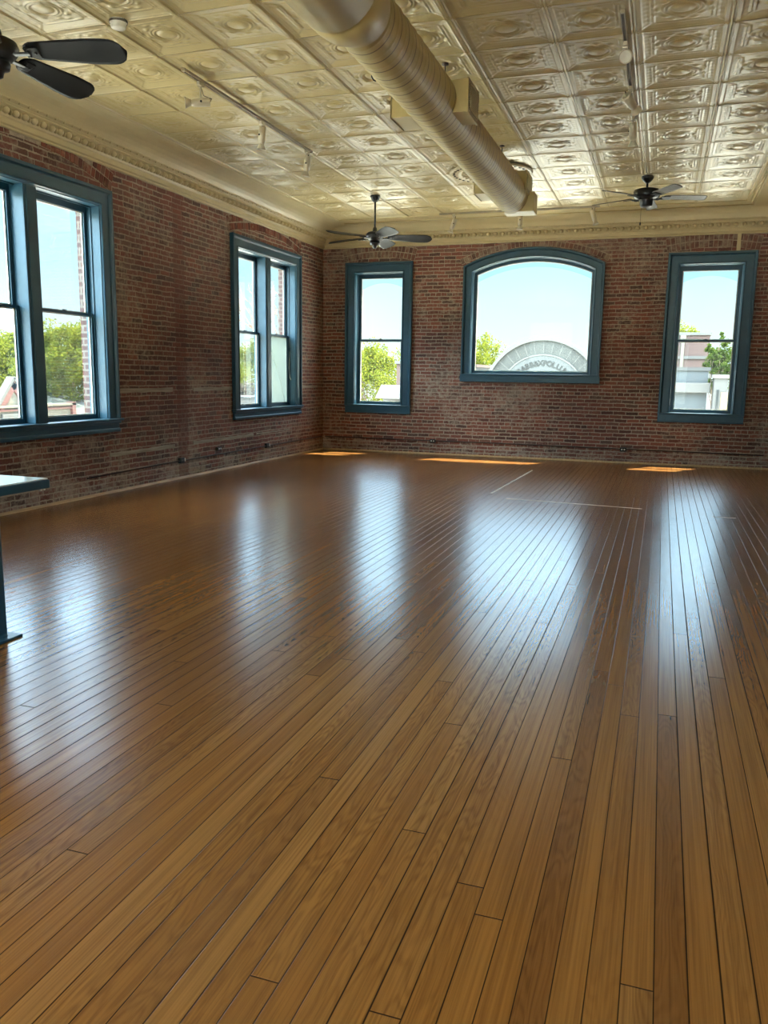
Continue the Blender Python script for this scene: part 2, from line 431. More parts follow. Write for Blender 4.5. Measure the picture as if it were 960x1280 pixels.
ZS = .92        # sill level of the tall windows
def sash(fn, parent, s0, s1, z0, z1, d, st, top, bot, glass, lock=False, putty_d=None):
    mb = MB(); o = rect(s0, s1, z0, z1); i = rect(s0 + st, s1 - st, z0 + bot, z1 - top)
    ring(mb, fn, o, i, d, d + .038)
    ob = mb.build('sash', M['blue'], parent)
    pb = MB(); i2 = rect(s0 + st + .016, s1 - st - .016, z0 + bot + .014, z1 - top - .012)
    ring(pb, fn, i, i2, d + .022, d + .034)
    p = pb.build('glazing_putty', M['putty'], ob); p['label'] = 'cream putty line around the pane'
    g = MB(); g.slab(rect(s0 + st + .006, s1 - st - .006, z0 + bot + .006, z1 - top - .006), [], fn, d + .015, d + .019)
    g.build('pane', glass, ob)
    if lock:
        lk = MB(); c = (s0 + s1) / 2
        def lb(a, b): lk.rbox(fn(c + a[0], z1 + a[1], d + a[2]), fn(c + b[0], z1 + b[1], d + b[2]), .003)
        lb((-.035, 0, .002), (.035, .008, .034)); lb((-.012, .008, .008), (.012, .02, .028)); lb((-.008, .012, -.012), (.03, .018, .012))
        lk.build('sash_lock', M['black'], ob)
    return ob

CASE = [(0, 0), (0, -.058), (.006, -.064), (.036, -.064), (.044, -.052), (.052, -.040), (.064, -.034), (.165, -.034), (.172, -.042), (.180, -.046), (.190, -.040), (.196, -.02), (.205, -.015)]
def window_tall(n, fn, S0, S1, label, double=False, frost_right=False, glass='glass', glow='glassd', Z1=3.595, wall_d=.32, projecting=True, storm=False):
    ol = rect_outline(S0, S1, ZS - .012, Z1)
    mb = MB(); sweep(mb, fn, ol, CASE + [(.205, .10), (.218, .10), (.218, .118), (.205, .118), (.205, .225)])
    root = mb.build('window_%d' % n, M['blue']); struct(root, label, 'window')
    # stool and apron
    st = MB(); nose = .085 if projecting else .066; ex = .028 if projecting else .004
    a = [fn(S0 - ex, ZS - .028, -nose), fn(S1 + ex, ZS, .22)]
    st.rbox(a[0], a[1], .008)
    st.build('window_stool', M['blue'], root)
    ap = MB()
    ap.rbox(fn(S0 + .004, ZS - .165, -.002), fn(S1 - .004, ZS - .028, -.036), .006)
    if projecting:
        ap.rbox(fn(S0 - .006, ZS - .062, 0), fn(S1 + .006, ZS - .028, -.062), .012)
        ap.rbox(fn(S0 - .004, ZS - .166, 0), fn(S1 + .004, ZS - .118, -.052), .014)
    else:
        ap.rbox(fn(S0 + .002, ZS - .166, 0), fn(S1 - .002, ZS - .15, -.042), .004)
    ap.build('apron', M['blue'], root)
    i0, i1, zt = S0 + .205, S1 - .205, Z1 - .205
    halves = [(i0, i1)]
    if double:
        c = (S0 + S1) / 2; m = .097
        mu = MB(); mu.rbox(fn(c - m, ZS, -.012), fn(c + m, zt, .215), .006)
        mu.rbox(fn(c - m + .035, ZS, -.024), fn(c + m - .035, zt, -.008), .008)
        mu.build('mullion', M['blue'], root)
        halves = [(i0, c - m), (c + m, i1)]
    for hi, (a0, a1) in enumerate(halves):
        zm = 2.145
        up = sash(fn, root, a0, a1, zm - .012, zt, .165, .046, .07, .032, M[glass])
        fr = frost_right and hi == 1
        sash(fn, root, a0, a1, ZS, zm + .018, .118, .046, .030, .05, M['frost'] if fr else M[glow], lock=True)
    return root

def outer_arch(fn, c, half, z_sp, z_ap, n=16):
    h = half; rise = z_ap - z_sp; R = (h * h + rise * rise) / (2 * rise); cz = z_ap - R; a = math.asin(h / R)
    return [(c + R * math.sin(-a + 2 * a * i / n), cz + R * math.cos(-a + 2 * a * i / n)) for i in range(n + 1)]

# ------------------------------------------------------------------ window list
WE = (5.905, 8.526); WD = (11.418, 13.933); WF = (.47, 3.08)
WA = (-5.912, -4.564); WC = (-.051, 1.341); WB = (-3.591, -1.078)
def hole_rect(S, Z1=3.595): return rect(S[0] + .198, S[1] - .198, ZS - .02, Z1 - .198)
B_out = arch_outline(WB[0], WB[1], 1.53, 3.4725, 3.771)

wl = MB(); wl.slab([(YF - .4, -.3), (YF - .4, ZC + .35), (YB + .226, ZC + .35), (YB + .226, -.3)],
                   [hole_rect(WE), hole_rect(WD), hole_rect(WF)], FL, 0, .226)
wall_left = struct(wl.build('wall_left', M['brick']), 'left brick wall with wide blue double windows', 'wall')
M['outer'] = mat_outbrick('dimmed_wall_brick', (.075, .027, .019), (.052, .019, .014), (.13, .11, .09))  # same wall's brick, colour darkened so the outer reveals look less sunlit
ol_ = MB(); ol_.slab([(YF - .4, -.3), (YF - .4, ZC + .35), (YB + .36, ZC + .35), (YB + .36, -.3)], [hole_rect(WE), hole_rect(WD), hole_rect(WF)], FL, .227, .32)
ol_.build('dimmed_wall_face', M['outer'], wall_left)
wb = MB(); wb.slab([(XL, -.3), (XL, ZC + .35), (XR + .3, ZC + .35), (XR + .3, -.3)],
                   [hole_rect(WA), hole_rect(WC), B_out(.17, -.02)], FB, 0, .226)
wall_back = struct(wb.build('wall_back', M['brick']), 'far brick wall with three blue trimmed windows', 'wall')
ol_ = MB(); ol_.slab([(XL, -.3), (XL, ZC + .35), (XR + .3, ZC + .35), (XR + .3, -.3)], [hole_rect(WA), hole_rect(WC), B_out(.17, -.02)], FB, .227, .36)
ol_.build('dimmed_wall_face', M['outer'], wall_back)
wr = MB(); wr.box((XR, YF - .4, -.3), (XR + .3, YB, ZC + .35))
struct(wr.build('wall_right', M['brick']), 'right brick wall, blank', 'wall')
RW = [(-5.3, -3.5), (-3.1, -1.3), (-.9, .9)]
wq = MB(); wq.slab([(XL, -.3), (XL, ZC + .35), (XR, ZC + .35), (XR, -.3)], [rect(a, b, .5, 3.7) for a, b in RW], FR, 0, .4)
struct(wq.build('wall_rear', M['plaster']), 'plain rear wall behind the viewer with added tall windows', 'wall')

window_tall(1, FL, *WE, 'wide blue double window in the left wall, nearest and cut by the frame', double=True)
wD = window_tall(2, FL, *WD, 'blue double window in the left wall near the corner, one frosted pane', double=True, frost_right=True)
window_tall(3, FB, *WA, 'narrow blue sash window in the far wall, next to the left corner', projecting=False, glow='glassd')
wC = window_tall(5, FB, *WC, 'narrow blue sash window in the far wall, at the right end', projecting=False)
window_tall(6, FL, *WF, 'added unseen blue double window in the left wall beside the viewer', double=True)  # out of frame, added for more daylight on the near floor

# arched picture window
mb = MB(); sweep(mb, FB, lambda w: B_out(w), [(w * .86, d) for w, d in CASE] + [(.176, .10), (.176, .225)])
wB = struct(mb.build('window_4', M['blue']), 'broad arched blue picture window in the middle of the far wall', 'window')
a = MB(); a.rbox(FB(WB[0] - .012, 1.392, .0), FB(WB[1] + .012, 1.515, -.046), .006); a.build('apron', M['blue'], wB)
a = MB(); a.rbox(FB(WB[0] - .004, 1.512, -.066), FB(WB[1] + .004, 1.545, .22), .008); a.build('window_stool', M['blue'], wB)
a = MB(); ring(a, FB, B_out(.176, .015), B_out(.222, .06), .13, .17); s = a.build('sash', M['blue'], wB)
a = MB(); ring(a, FB, B_out(.222, .06), B_out(.236, .074), .150, .166); p = a.build('glazing_putty', M['putty'], s); p['label'] = 'cream putty line around the pane'
a = MB(); a.slab(B_out(.226, .064), [], FB, .145, .149); a.build('pane', M['glass'], s)

# arched tinted storm sheets outside the heads of the three far windows
for S, par in ((WA, bpy.data.objects['window_3']), (WC, wC)):
    c = (S[0] + S[1]) / 2; h = (S[1] - S[0]) / 2 - .20
    arc = outer_arch(FB, c, h, 3.10, 3.24)
    a = MB(); a.slab([(c - h, 3.395)] + [(c - h, 3.10)] + arc[1:-1] + [(c + h, 3.10), (c + h, 3.395)], [], FB, .28, .286)
    a.build('storm_sheet', M['tint'], par)
c = (WB[0] + WB[1]) / 2; h = (WB[1] - WB[0]) / 2 - .178
arc = outer_arch(FB, c, h, 3.20, 3.47); top = B_out(.18)[1:-1]
a = MB(); a.slab([(c - h, 3.20)] + top + [(c + h, 3.20)] + arc[1:-1][::-1], [], FB, .28, .286); a.build('storm_sheet', M['tint'], wB)

# unseen rear windows, added to bring in light behind the viewer: plain frames with glass
for i, (a0, a1) in enumerate(RW):
    mb = MB(); ring(mb, FR, rect(a0 - .12, a1 + .12, .38, 3.82), rect(a0 + .05, a1 - .05, .55, 3.65), -.03, .12)
    w = struct(mb.build('window_%d' % (7 + i), M['blue']), ['added tall rear window behind the viewer beside the left wall', 'added tall rear window behind the viewer in the middle', 'added tall rear window behind the viewer beside the right wall'][i], 'window')
    g = MB(); g.slab(rect(a0 + .04, a1 - .04, .54, 3.66), [], FR, .06, .064); g.build('pane', M['glass'], w)

# loose cord hanging in the corner window
cd = MB(); cd.tube([FL(13.72, 2.13, .10), FL(13.735, 1.9, .098), FL(13.70, 1.6, .095), FL(13.715, 1.42, .09), FL(13.74, 1.36, .07), FL(13.775, 1.31, .05)], .006, 8)
cd.build('sash_cord', M['cord'], wD)
ck = MB(); ck.tube([FL(12.95, 1.95, .116), FL(13.2, 1.62, .116), FL(13.42, 1.3, .116), FL(13.55, .99, .116)], .0022, 6)
ck.build('crack_line', M['cord'], wD)

# ------------------------------------------------------------------ relieving arches of upright bricks above the windows
t = NT('weathered_arch_brick'); g = t.n('ShaderNodeNewGeometry'); o = t.obj()
c_ = t.ramp(g.outputs['Random Per Island'], [(0, (.10, .045, .035)), (.4, (.16, .065, .045)), (.7, (.19, .085, .06)), (1, (.15, .10, .075))])
c_ = t.mix(t.math('MULTIPLY', t.step(t.noise(o, 7, 5, .7), .42, .62), .75), c_, (.30, .235, .175))
M['archpale'] = t.done(t.bsdf(c_, .9, normal=t.bump(t.noise(o, 60, 4), .5, .006), spec=.3))
def brick_arch(fn, S0, S1, z_end, z_mid, rows, parent, hgt=.105):
    mb = MB(); c = (S0 + S1) / 2; h = (S1 - S0) / 2; rise = z_mid - z_end
    R = (h * h + rise * rise) / (2 * rise); cz = z_mid - R; A = math.asin(h / R)
    n_ = 24; r1 = R + rows * (hgt + .012)
    lo = [(c + R * math.sin(-A + 2 * A * i / n_), cz + R * math.cos(-A + 2 * A * i / n_)) for i in range(n_ + 1)]
    hi = [(c + r1 * math.sin(-A + 2 * A * i / n_), min(3.895, cz + r1 * math.cos(-A + 2 * A * i / n_))) for i in range(n_ + 1)]
    if all(h_[1] > l_[1] for h_, l_ in zip(hi, lo)): mb.slab(lo + hi[::-1], [], fn, -.002, .01, 1)
    for r in range(rows):
        ra = R + r * (hgt + .012); nb = int(2 * A * ra / .072)
        for k in range(nb):
            a0 = -A + 2 * A * (k + .06) / nb; a1 = -A + 2 * A * (k + .9) / nb
            j = rng.uniform(-.004, .004, 4); rr0, rr1 = ra + .006 + j[0], ra + hgt + j[1]
            q = [(c + rr * math.sin(aa), cz + rr * math.cos(aa)) for rr, aa in ((rr0, a0), (rr1, a0), (rr1, a1), (rr0, a1))]
            if max(p[1] for p in q) > 3.93: continue
            mb.slab(q, [], fn, -.007 + j[2], .01)
    return mb.build('brick_arch', [M['archbrick'], M['mortar']], parent)
t = NT('arch_brick'); g = t.n('ShaderNodeNewGeometry'); o = t.obj()
c_ = t.ramp(g.outputs['Random Per Island'], [(0, (.10, .03, .022)), (.4, (.20, .055, .034)), (.7, (.25, .085, .055)), (1, (.16, .09, .065))])
c_ = t.mix(t.math('MULTIPLY', t.step(t.noise(o, 7, 5, .7), .5, .72), .6), c_, (.40, .30, .21))
M['mortar'] = paint('old_lime_mortar', (.34, .27, .205), .9, .25, 30)
M['archbrick'] = t.done(t.bsdf(c_, .85, normal=t.bump(t.noise(o, 60, 4), .5, .006), spec=.3))
brick_arch(FL, WE[0] - .05, WE[1] + .04, 3.60, 3.83, 2, wall_left)
brick_arch(FL, WD[0] - .05, WD[1] + .04, 3.605, 3.77, 2, wall_left)
M['archbrick'] = M['archpale']
brick_arch(FB, WA[0] - .02, WA[1] + .02, 3.60, 3.68, 2, wall_back)
brick_arch(FB, WC[0] - .02, WC[1] + .02, 3.60, 3.67, 2, wall_back)
brick_arch(FB, WB[0] - .04, WB[1] + .04, 3.50, 3.785, 1, wall_back, .095)

# nailing strips let into the left wall, a few patches in the far wall
def strip(fn, s0, s1, z, hh, parent):
    n = max(2, int((s1 - s0) / .12)); mb = MB(); top = []; bot = []
    for i in range(n + 1):
        s = s0 + (s1 - s0) * i / n
        top.append((s, z + hh / 2 + rng.uniform(-.006, .006))); bot.append((s, z - hh / 2 + rng.uniform(-.006, .006)))
    mb.slab(top + bot[::-1], [], fn, -.006, .01); mb.build('nailing_strip', M['nailer'], parent)
for s0, s1, z, hh in ((8.56, 9.76, 1.25, .055), (10.28, 11.40, 1.25, .055), (8.35, 9.78, .472, .05), (10.25, 12.1, .485, .04), (13.96, 14.75, 1.25, .05), (12.2, 13.6, .49, .022)):
    strip(FL, s0, s1, z, hh, wall_left)

# ------------------------------------------------------------------ floor
fl = MB(); fl.add([(XL - .3, YF - .3, 0), (XR + .2, YF - .3, 0), (XR + .2, YB + .3, 0), (XL - .3, YB + .3, 0)], [(0, 1, 2, 3)])
fl.add([(XL - .3, YF - .3, -.12), (XR + .2, YF - .3, -.12), (XR + .2, YB + .3, -.12), (XL - .3, YB + .3, -.12)], [(3, 2, 1, 0)])
struct(fl.build('floor', M['floor']), 'worn honey brown strip wood floor with glossy finish', 'floor')
def quarter_round(name, pts_a, pts_b, nrm, label):
    mb = MB(); k = 6; prof = [(0, 0)] + [(.024 * math.cos(PI / 2 * i / k), .030 * math.sin(PI / 2 * i / k)) for i in range(k + 1)]
    vs = []
    for P in (pts_a, pts_b):
        for p, z in prof: vs.append((P[0] + nrm[0] * p, P[1] + nrm[1] * p, z))
    n = len(prof); fs = [(i, (i + 1) % n, n + (i + 1) % n, n + i) for i in range(n)]
    mb.add(vs, fs); struct(mb.build(name, M['quarter'], None), label, 'baseboard')
quarter_round('baseboard_left', (XL, YF), (XL, YB), (1, 0), 'thin wooden quarter round along the foot of the left wall')
quarter_round('baseboard_back', (XL, YB), (XR, YB), (0, -1), 'thin wooden quarter round along the foot of the far wall')

# ------------------------------------------------------------------ tin ceiling
COLS = [-5.74, -5.08, -4.415, -3.768, -3.09, -2.42, -1.752, -1.03, -.405, .322, 1.05]
ROW0, RP = 7.352, .689
def panel_height(u, v):
    """relief in metres, downwards positive, of one pressed panel; u across, v along the room"""
    x = np.abs(u - .5); y = np.abs(v - .5)
    g = lambda t, c, w: np.exp(-((t - c) / w) ** 2)
    h = np.zeros_like(u)
    h += .014 * g(x, .5, .012) + .010 * g(x, .462, .010) + .006 * g(x, .428, .009) - .007 * g(x, .483, .008) # rails along the column seams
    h += .008 * g(y, .5, .011) + .004 * g(y, .47, .008)                                    # rails between rows
    inner = np.maximum(x / .40, y / .45)
    sl = np.clip((1.0 - np.maximum((x) / .42, (y) / .46)) / .20, 0, 1)
    h -= .009 * sl                                                                          # sunk field with sloping sides
    h += .008 * (g(x, .335, .011) + g(x, .300, .009)) * (y < .30)                          # pairs of short upright bars
    h += .005 * g(y, .345, .012) * (x < .27)
    rad = np.hypot((u - .5) / 1.05, v - .5); th = np.arctan2(v - .5, u - .5)
    h += .016 * np.sqrt(np.clip(1 - (rad / .115) ** 2, 0, 1))                             # boss in the middle
    h += .012 * g(rad, .152, .011) + .010 * g(rad, .192, .010)
    h += .010 * g(rad, .245, .026) * (.5 + .5 * np.cos(8 * th)) ** 2 + .006 * g(rad, .30, .022) * (.5 + .5 * np.cos(8 * th + PI)) ** 3
    h += .0022 * (.5 + .5 * np.sin(60 * u)) * (.5 + .5 * np.sin(60 * v)) * ((x > .335) & (x < .415) & (y < .34))   # pebbled side fields
    dg = np.abs(x * .96 - y * .92 - .02) / 1.4
    h += .004 * g(dg, 0, .012) * (rad > .33) * (inner > .8)                                # mitre lines to the corners
    return h
def ceiling_panels(rows, N):
    V = []; F = []; base = 0
    uu, vv = np.meshgrid(np.linspace(0, 1, N + 1), np.linspace(0, 1, N + 1))
    h = panel_height(uu, vv)
    idx = np.arange((N + 1) * (N + 1)).reshape(N + 1, N + 1)
    quads = np.stack([idx[:-1, :-1], idx[1:, :-1], idx[1:, 1:], idx[:-1, 1:]], -1).reshape(-1, 4)
    for r in rows:
        for c in range(10):
            x0, x1 = COLS[c], COLS[c + 1]
            jit = rng.normal(0, .0012, 3)
            P = np.stack([x0 + (x1 - x0) * uu, ROW0 + RP * (r + vv), ZC - h + jit[0] * (uu - .5) * 2 + jit[1] * (vv - .5) * 2], -1).reshape(-1, 3)
            V.append(P); F.append(quads + base); base += len(P)
    return np.concatenate(V), np.concatenate(F)
v1, f1 = ceiling_panels(range(-4, 10), 70)
v2, f2 = ceiling_panels(range(-15, -4), 22)
# flat strips around the field of panels
ye = ROW0 + RP * 10; ys = ROW0 - RP * 15
ex = MB()
def quad(x0, y0, x1, y1, z=ZC): ex.add([(x0, y0, z), (x0, y1, z), (x1, y1, z), (x1, y0, z)], [(0, 1, 2, 3)])
quad(XL, ys - .6, COLS[0], YB); quad(COLS[-1], ys - .6, XR, YB); quad(COLS[0], ye, COLS[-1], YB); quad(COLS[0], ys - .6, COLS[-1], ys)
nb = len(v1) + len(v2)
V = np.concatenate([v1, v2, np.array(ex.v)]); F = np.concatenate([f1, f2 + len(v1), np.array(ex.f) + nb])
me = bpy.data.meshes.new('ceiling')
me.vertices.add(len(V)); me.vertices.foreach_set('co', V.astype(np.float32).ravel())
me.loops.add(F.size); me.loops.foreach_set('vertex_index', F.astype(np.int32).ravel())
me.polygons.add(len(F)); me.polygons.foreach_set('loop_start', np.arange(0, F.size, 4, dtype=np.int32))
me.polygons.foreach_set('use_smooth', np.ones(len(F), dtype=bool))
me.materials.append(M['tin']); me.update(calc_edges=True); me.validate()
ceiling = bpy.data.objects.new('ceiling', me); COL.objects.link(ceiling)
struct(ceiling, 'cream pressed tin ceiling of square panels with oval bosses', 'ceiling')
rs = MB(); rs.box((XL - .3, YF - .4, ZC + .02), (XR + .3, YB + .45, ZC + .35))
struct(rs.build('ceiling_slab', M['slab']), 'solid structure above the tin ceiling', 'ceiling')

# border mouldings: ropes and beads around the panel field
bd = MB()
for x in (COLS[0] - .03,):
    bd.tube([(x, ys, ZC), (x, ye + .05, ZC)], .020, 8); bd.tube([(x - .05, ys, ZC), (x - .05, ye + .1, ZC)], .012, 8)
x = COLS[-1]
bd.tube([(x + .02, ys, ZC), (x + .02, ye, ZC)], .018, 8)
for k in range(int((ye + .35 - 5.5) / .085)):
    bd.sphere((x + .085, 5.5 + k * .085, ZC - .006), (.022, .034, .022), 8, 6)
bd.tube([(x + .13, ys, ZC), (x + .13, ye + .4, ZC)], .010, 8)
bd.tube([(COLS[0], ye + .03, ZC), (COLS[-1], ye + .03, ZC)], .018, 8)
bd.tube([(COLS[0] - .05, ye + .40, ZC), (COLS[-1] + .13, ye + .40, ZC)], .014, 8)
struct(bd.build('trim_5', M['tin']), 'cream beaded border mouldings around the tin panels', 'trim')

# ------------------------------------------------------------------ crown moulding
def crown_prof(cove):
    return [(0, 3.868), (.022, 3.868), (.030, 3.876), (.030, 3.892), (.048, 3.900), (.052, 3.905), (.052, 3.950), (.060, 3.958), (.070, 3.962),
            (.074, 3.972), (.082, 3.990), (.098, 4.012), (.122, 4.030), (.150, 4.040), (.158, 4.044), (.158, 4.058), (.170, 4.062), (.176, 4.070), (.192, 4.078),
            (.205, 4.086), (.205, 4.100)] + cove
coveL = [(.215, 4.112), (.245, 4.140), (.29, 4.172), (.35, 4.202), (.42, 4.224), (.50, 4.240), (.58, 4.2485), (.60, 4.252)]
coveB = [(.209, 4.125), (.216, 4.160), (.230, 4.195), (.25, 4.222), (.272, 4.240), (.30, 4.2505)]
def crown(name, prof, A, B, label, parent=None):
    """A, B: functions of p giving the mitred end points"""
    n = len(prof); vs = [(*A(p), z) for p, z in prof] + [(*B(p), z) for p, z in prof]
    mb = MB(); mb.add(vs, [(i, i + 1, n + i + 1, n + i) for i in range(n - 1)], 0, False)
    return struct(mb.build(name, M['crown']), label, 'trim')
cl = crown('trim_1', crown_prof(coveL), lambda p: (XL + p, YF), lambda p: (XL + p, YB - min(p, .3)), 'cream egg and dart crown moulding along the left wall')
cb = crown('trim_2', crown_prof(coveB), lambda p: (XL + p, YB - p), lambda p: (XR - p, YB - p), 'cream egg and dart crown moulding along the far wall')
cr = crown('trim_3', crown_prof(coveB), lambda p: (XR - p, YB - p), lambda p: (XR - p, YF), 'cream crown moulding along the right wall')
def eggs(name, fn, s0, s1, parent, pitch):
    mb = MB(); n = int((s1 - s0) / pitch)
    for k in range(n):
        s = s0 + pitch * (k + .5)
        c = fn(.112, s); a = fn(.112, s)
        e = .036
        rad = (.040, e, .036) if name == 'L' else (e, .040, .036)
        mb.sphere((c[0], c[1], 4.004), rad, 10, 6)
        c = fn(.105, s + pitch / 2); rad = (.030, .009, .032) if name == 'L' else (.009, .030, .032)
        mb.sphere((c[0], c[1], 4.002), rad, 6, 4)
        for q in (-.25, .25):
            c = fn(.196, s + pitch * q * 2 + pitch * .25); mb.sphere((c[0], c[1], 4.083), .015, 8, 5)
    o = mb.build('egg_ornament', M['crown'], parent); o['kind'] = 'stuff'; return o
eggs('L', lambda p, s: (XL + p, s), 4.6, 14.85, cl, .128)
eggs('B', lambda p, s: (s, YB - p), XL + .25, XR - .25, cb, .128)

# ------------------------------------------------------------------ spiral duct
AX, AZ, AR = -2.02, 3.81, .212
duct = empty('spiral_duct', (AX, 8., AZ), 'large cream spiral duct hung under the tin ceiling', 'duct')
def cyl_y(mb, y0, y1, r, seg=48, mi=0, cap=True):
    prof = [(r, y0), (r, y1)]
    mat = Matrix.Translation((0, 0, 0)) @ Matrix.Rotation(-PI / 2, 4, 'X')
    mb.lathe(prof, seg, mi, mat, True, cap)
body = MB()
# the tube with a raised lock seam winding around it: profile ripple along the length
N, SEG = 560, 48; y0, y1 = 5.25, 11.05
pitch = .165
vs = []; fs = []
for i in range(N + 1):
    y = y0 + (y1 - y0) * i / N
    for k in range(SEG):
        a = 2 * PI * k / SEG
        ph = ((y / pitch + k / SEG) % 1.0) - .5
        r = AR + .0055 * math.exp(-(ph * pitch / .007) ** 2)
        vs.append((r * math.cos(a), y - 8., r * math.sin(a)))
fs = [(i * SEG + k, i * SEG + (k + 1) % SEG, (i + 1) * SEG + (k + 1) % SEG, (i + 1) * SEG + k) for i in range(N) for k in range(SEG)]
body.add(vs, fs, 0, True)
bo = body.build('duct_body', M['duct_seamed'] if 'duct_seamed' in M else M['duct'], duct)
t = NT('cream_spiral_duct'); o = t.obj(); x, y, z = t.xyz(o)
ang = t.math('DIVIDE', t.math('ARCTAN2', z, x), 2 * PI)
ph = t.math('FRACT', t.math('ADD', t.math('ADD', t.math('DIVIDE', t.math('ADD', y, 8.), pitch), ang), 4.5))
ln = t.math('SUBTRACT', 1., t.step(t.math('ABSOLUTE', t.math('SUBTRACT', ph, .44)), .025, .055))
nz = t.noise(o, 3, 3)
cc = t.mix(nz, (.455, .365, .155), (.51, .41, .185))
M['duct_seamed'] = t.done(t.bsdf(t.mix(t.math('MULTIPLY', ln, .95), cc, (.11, .075, .03)), .5))
bo.data.materials[0] = M['duct_seamed']
col_ = MB(); mt = Matrix.Rotation(-PI / 2, 4, 'X')
col_.lathe([(AR - .01, -2.62), (AR + .004, -2.66), (.225, -2.72), (.262, -2.80), (.272, -2.90), (.276, -3.02), (.262, -3.04), (.276, -3.06), (.276, -6.0), (.0, -6.0)], 48, 0, mt, True, False)
col_.build('duct_reducer', M['duct'], duct)
def plenum(name_side, x0, x1, ya, yb, z0, z1, face):
    mb = MB(); mb.rbox((x0 - AX, ya - 8, z0 - AZ), (x1 - AX, yb - 8, z1 - AZ), .006)
    fx = (x1 if face > 0 else x0) - AX
    mb.rbox((fx - .004, ya - 8 - .008, z0 - AZ - .008), (fx + .010 * face, yb - 8 + .008, z1 - AZ + .008), .003)
    b = mb.build('register_box', M['duct'], duct)
    g = MB(); g.box((fx + .0101 * face, ya - 8 + .03, z0 - AZ + .03), (fx + .013 * face, yb - 8 - .03, z1 - AZ - .03), 0)
    nsl = 14
    for i in range(nsl):
        zz = z0 - AZ + .035 + (z1 - z0 - .07) * i / (nsl - 1)
        g.box((fx + .013 * face, ya - 8 + .03, zz - .003), (fx + .022 * face, yb - 8 - .03, zz + .002), 1)
    g.build('register_grille', [M['trackdark'], M['duct']], b)
plenum('r', AX + .10, -1.715, 7.12, 7.50, 3.695, 3.955, 1)
plenum('l', -2.385, AX - .10, 7.12, 7.50, 3.695, 3.865, -1)
plenum('r', AX + .10, -1.80, 10.72, 11.17, 3.815, 4.05, 1)
plenum('l', -2.45, AX - .10, 10.72, 11.17, 3.80, 3.955, -1)
ep = MB(); ep.rbox((-2.13 - AX, 11.0 - 8, 3.612 - AZ), (-1.73 - AX, 11.3 - 8, 3.855 - AZ), .008); ep.build('end_box', M['duct'], duct)
for yy in (7.52, 10.24, 5.6):
    rd = MB(); rd.tube([(0, yy - 8, AR), (0, yy - 8, ZC - AZ - .01)], .006, 8); rd.lathe([(.03, 0), (.03, .012), (.012, .02)], 16, 0, Matrix.Translation((0, yy - 8, ZC - AZ - .03)))
    rd.build('hanger_rod', M['conduit'], duct)
# perforated ceiling medallion behind the end of the duct
md = MB(); R0 = .56
md.lathe([(.0, -.004), (.15, -.012), (.18, -.02), (.22, -.012), (.40, -.012), (.43, -.026), (.47, -.026), (.50, -.014), (.54, -.022), (.56, -.012), (.565, 0)], 64, 0, None, True, False)
medal = md.build('ceiling_medallion', M['crown']); medal.location = (-2.41, 11.52, ZC - .016)
tag(medal, 'round perforated cream medallion on the ceiling above the duct end', 'medallion')
for k in range(36):
    pf = MB(); a = 2 * PI * k / 36
    pf.sphere((.505 * math.cos(a), .505 * math.sin(a), -.0165), (.024, .024, .009), 8, 5)
    pf.build('perforation', M['dark'], medal)
    if k % 2 == 0: pf = MB(); pf.sphere((.35 * math.cos(a), .35 * math.sin(a), -.012), (.03, .022, .006), 8, 5); pf.build('perforation', M['dark'], medal)
lv = MB()
for k in range(24):
    a = 2 * PI * (k + .5) / 24; lv.tube([(.24 * math.cos(a), .24 * math.sin(a), -.014), (.40 * math.cos(a + .08), .40 * math.sin(a + .08), -.018)], [.012, .020], 6)
lv.build('leaf_relief', M['crown'], medal)

# ------------------------------------------------------------------ ceiling fans
def blade_mesh(r0, r1, w0, w1, round_tip=True, pitch=12, th=.007, flip=1):
    pts = []; n = 26
    for i in range(n + 1):
        tt = i / n; r = r0 + (r1 - r0) * tt; w = w0 + (w1 - w0) * min(1, tt * 1.6)
        if round_tip:
            e = (tt - .82) / .18
            if e > 0: w *= math.sqrt(max(0, 1 - e * e * .985))
            if tt < .08: w *= .62 + .38 * math.sin(PI / 2 * tt / .08)
        else:
            if tt > .955: w *= 1 - (tt - .955) / .045 * .32
            if tt < .06: w *= .75 + .25 * tt / .06
        pts.append((r, w / 2))
    mb = MB(); vs = []; fs = []
    ca, sa = math.cos(math.radians(pitch)), math.sin(math.radians(pitch))
    prof = (-1, -.8, -.4, 0, .4, .8, 1)
    for zt in (-1, 1):
        for r, w in pts:
            for q in prof:
                camber = .006 * (1 - q * q)
                yy = w * q; zz = camber + zt * th / 2 * (1 - .6 * abs(q) ** 6)
                vs.append((r, yy * ca + zz * sa * flip, -yy * sa * flip + zz * ca - .02 * (r - r0)))
    m = len(prof); L_ = n + 1
    for layer in range(2):
        b = layer * L_ * m
        fs += [(b + i * m + k, b + i * m + k + 1, b + (i + 1) * m + k + 1, b + (i + 1) * m + k) for i in range(n) for k in range(m - 1)]
    T = L_ * m
    for i in range(n):
        for k in (0, m - 1): fs.append((i * m + k, (i + 1) * m + k, T + (i + 1) * m + k, T + i * m + k))
    for i in (0, n): fs += [(i * m + k, i * m + k + 1, T + i * m + k + 1, T + i * m + k) for k in range(m - 1)]
    mb.add(vs, fs, 0, True); return mb
def rotated(o, deg): o.rotation_euler = (0, 0, math.radians(deg)); return o

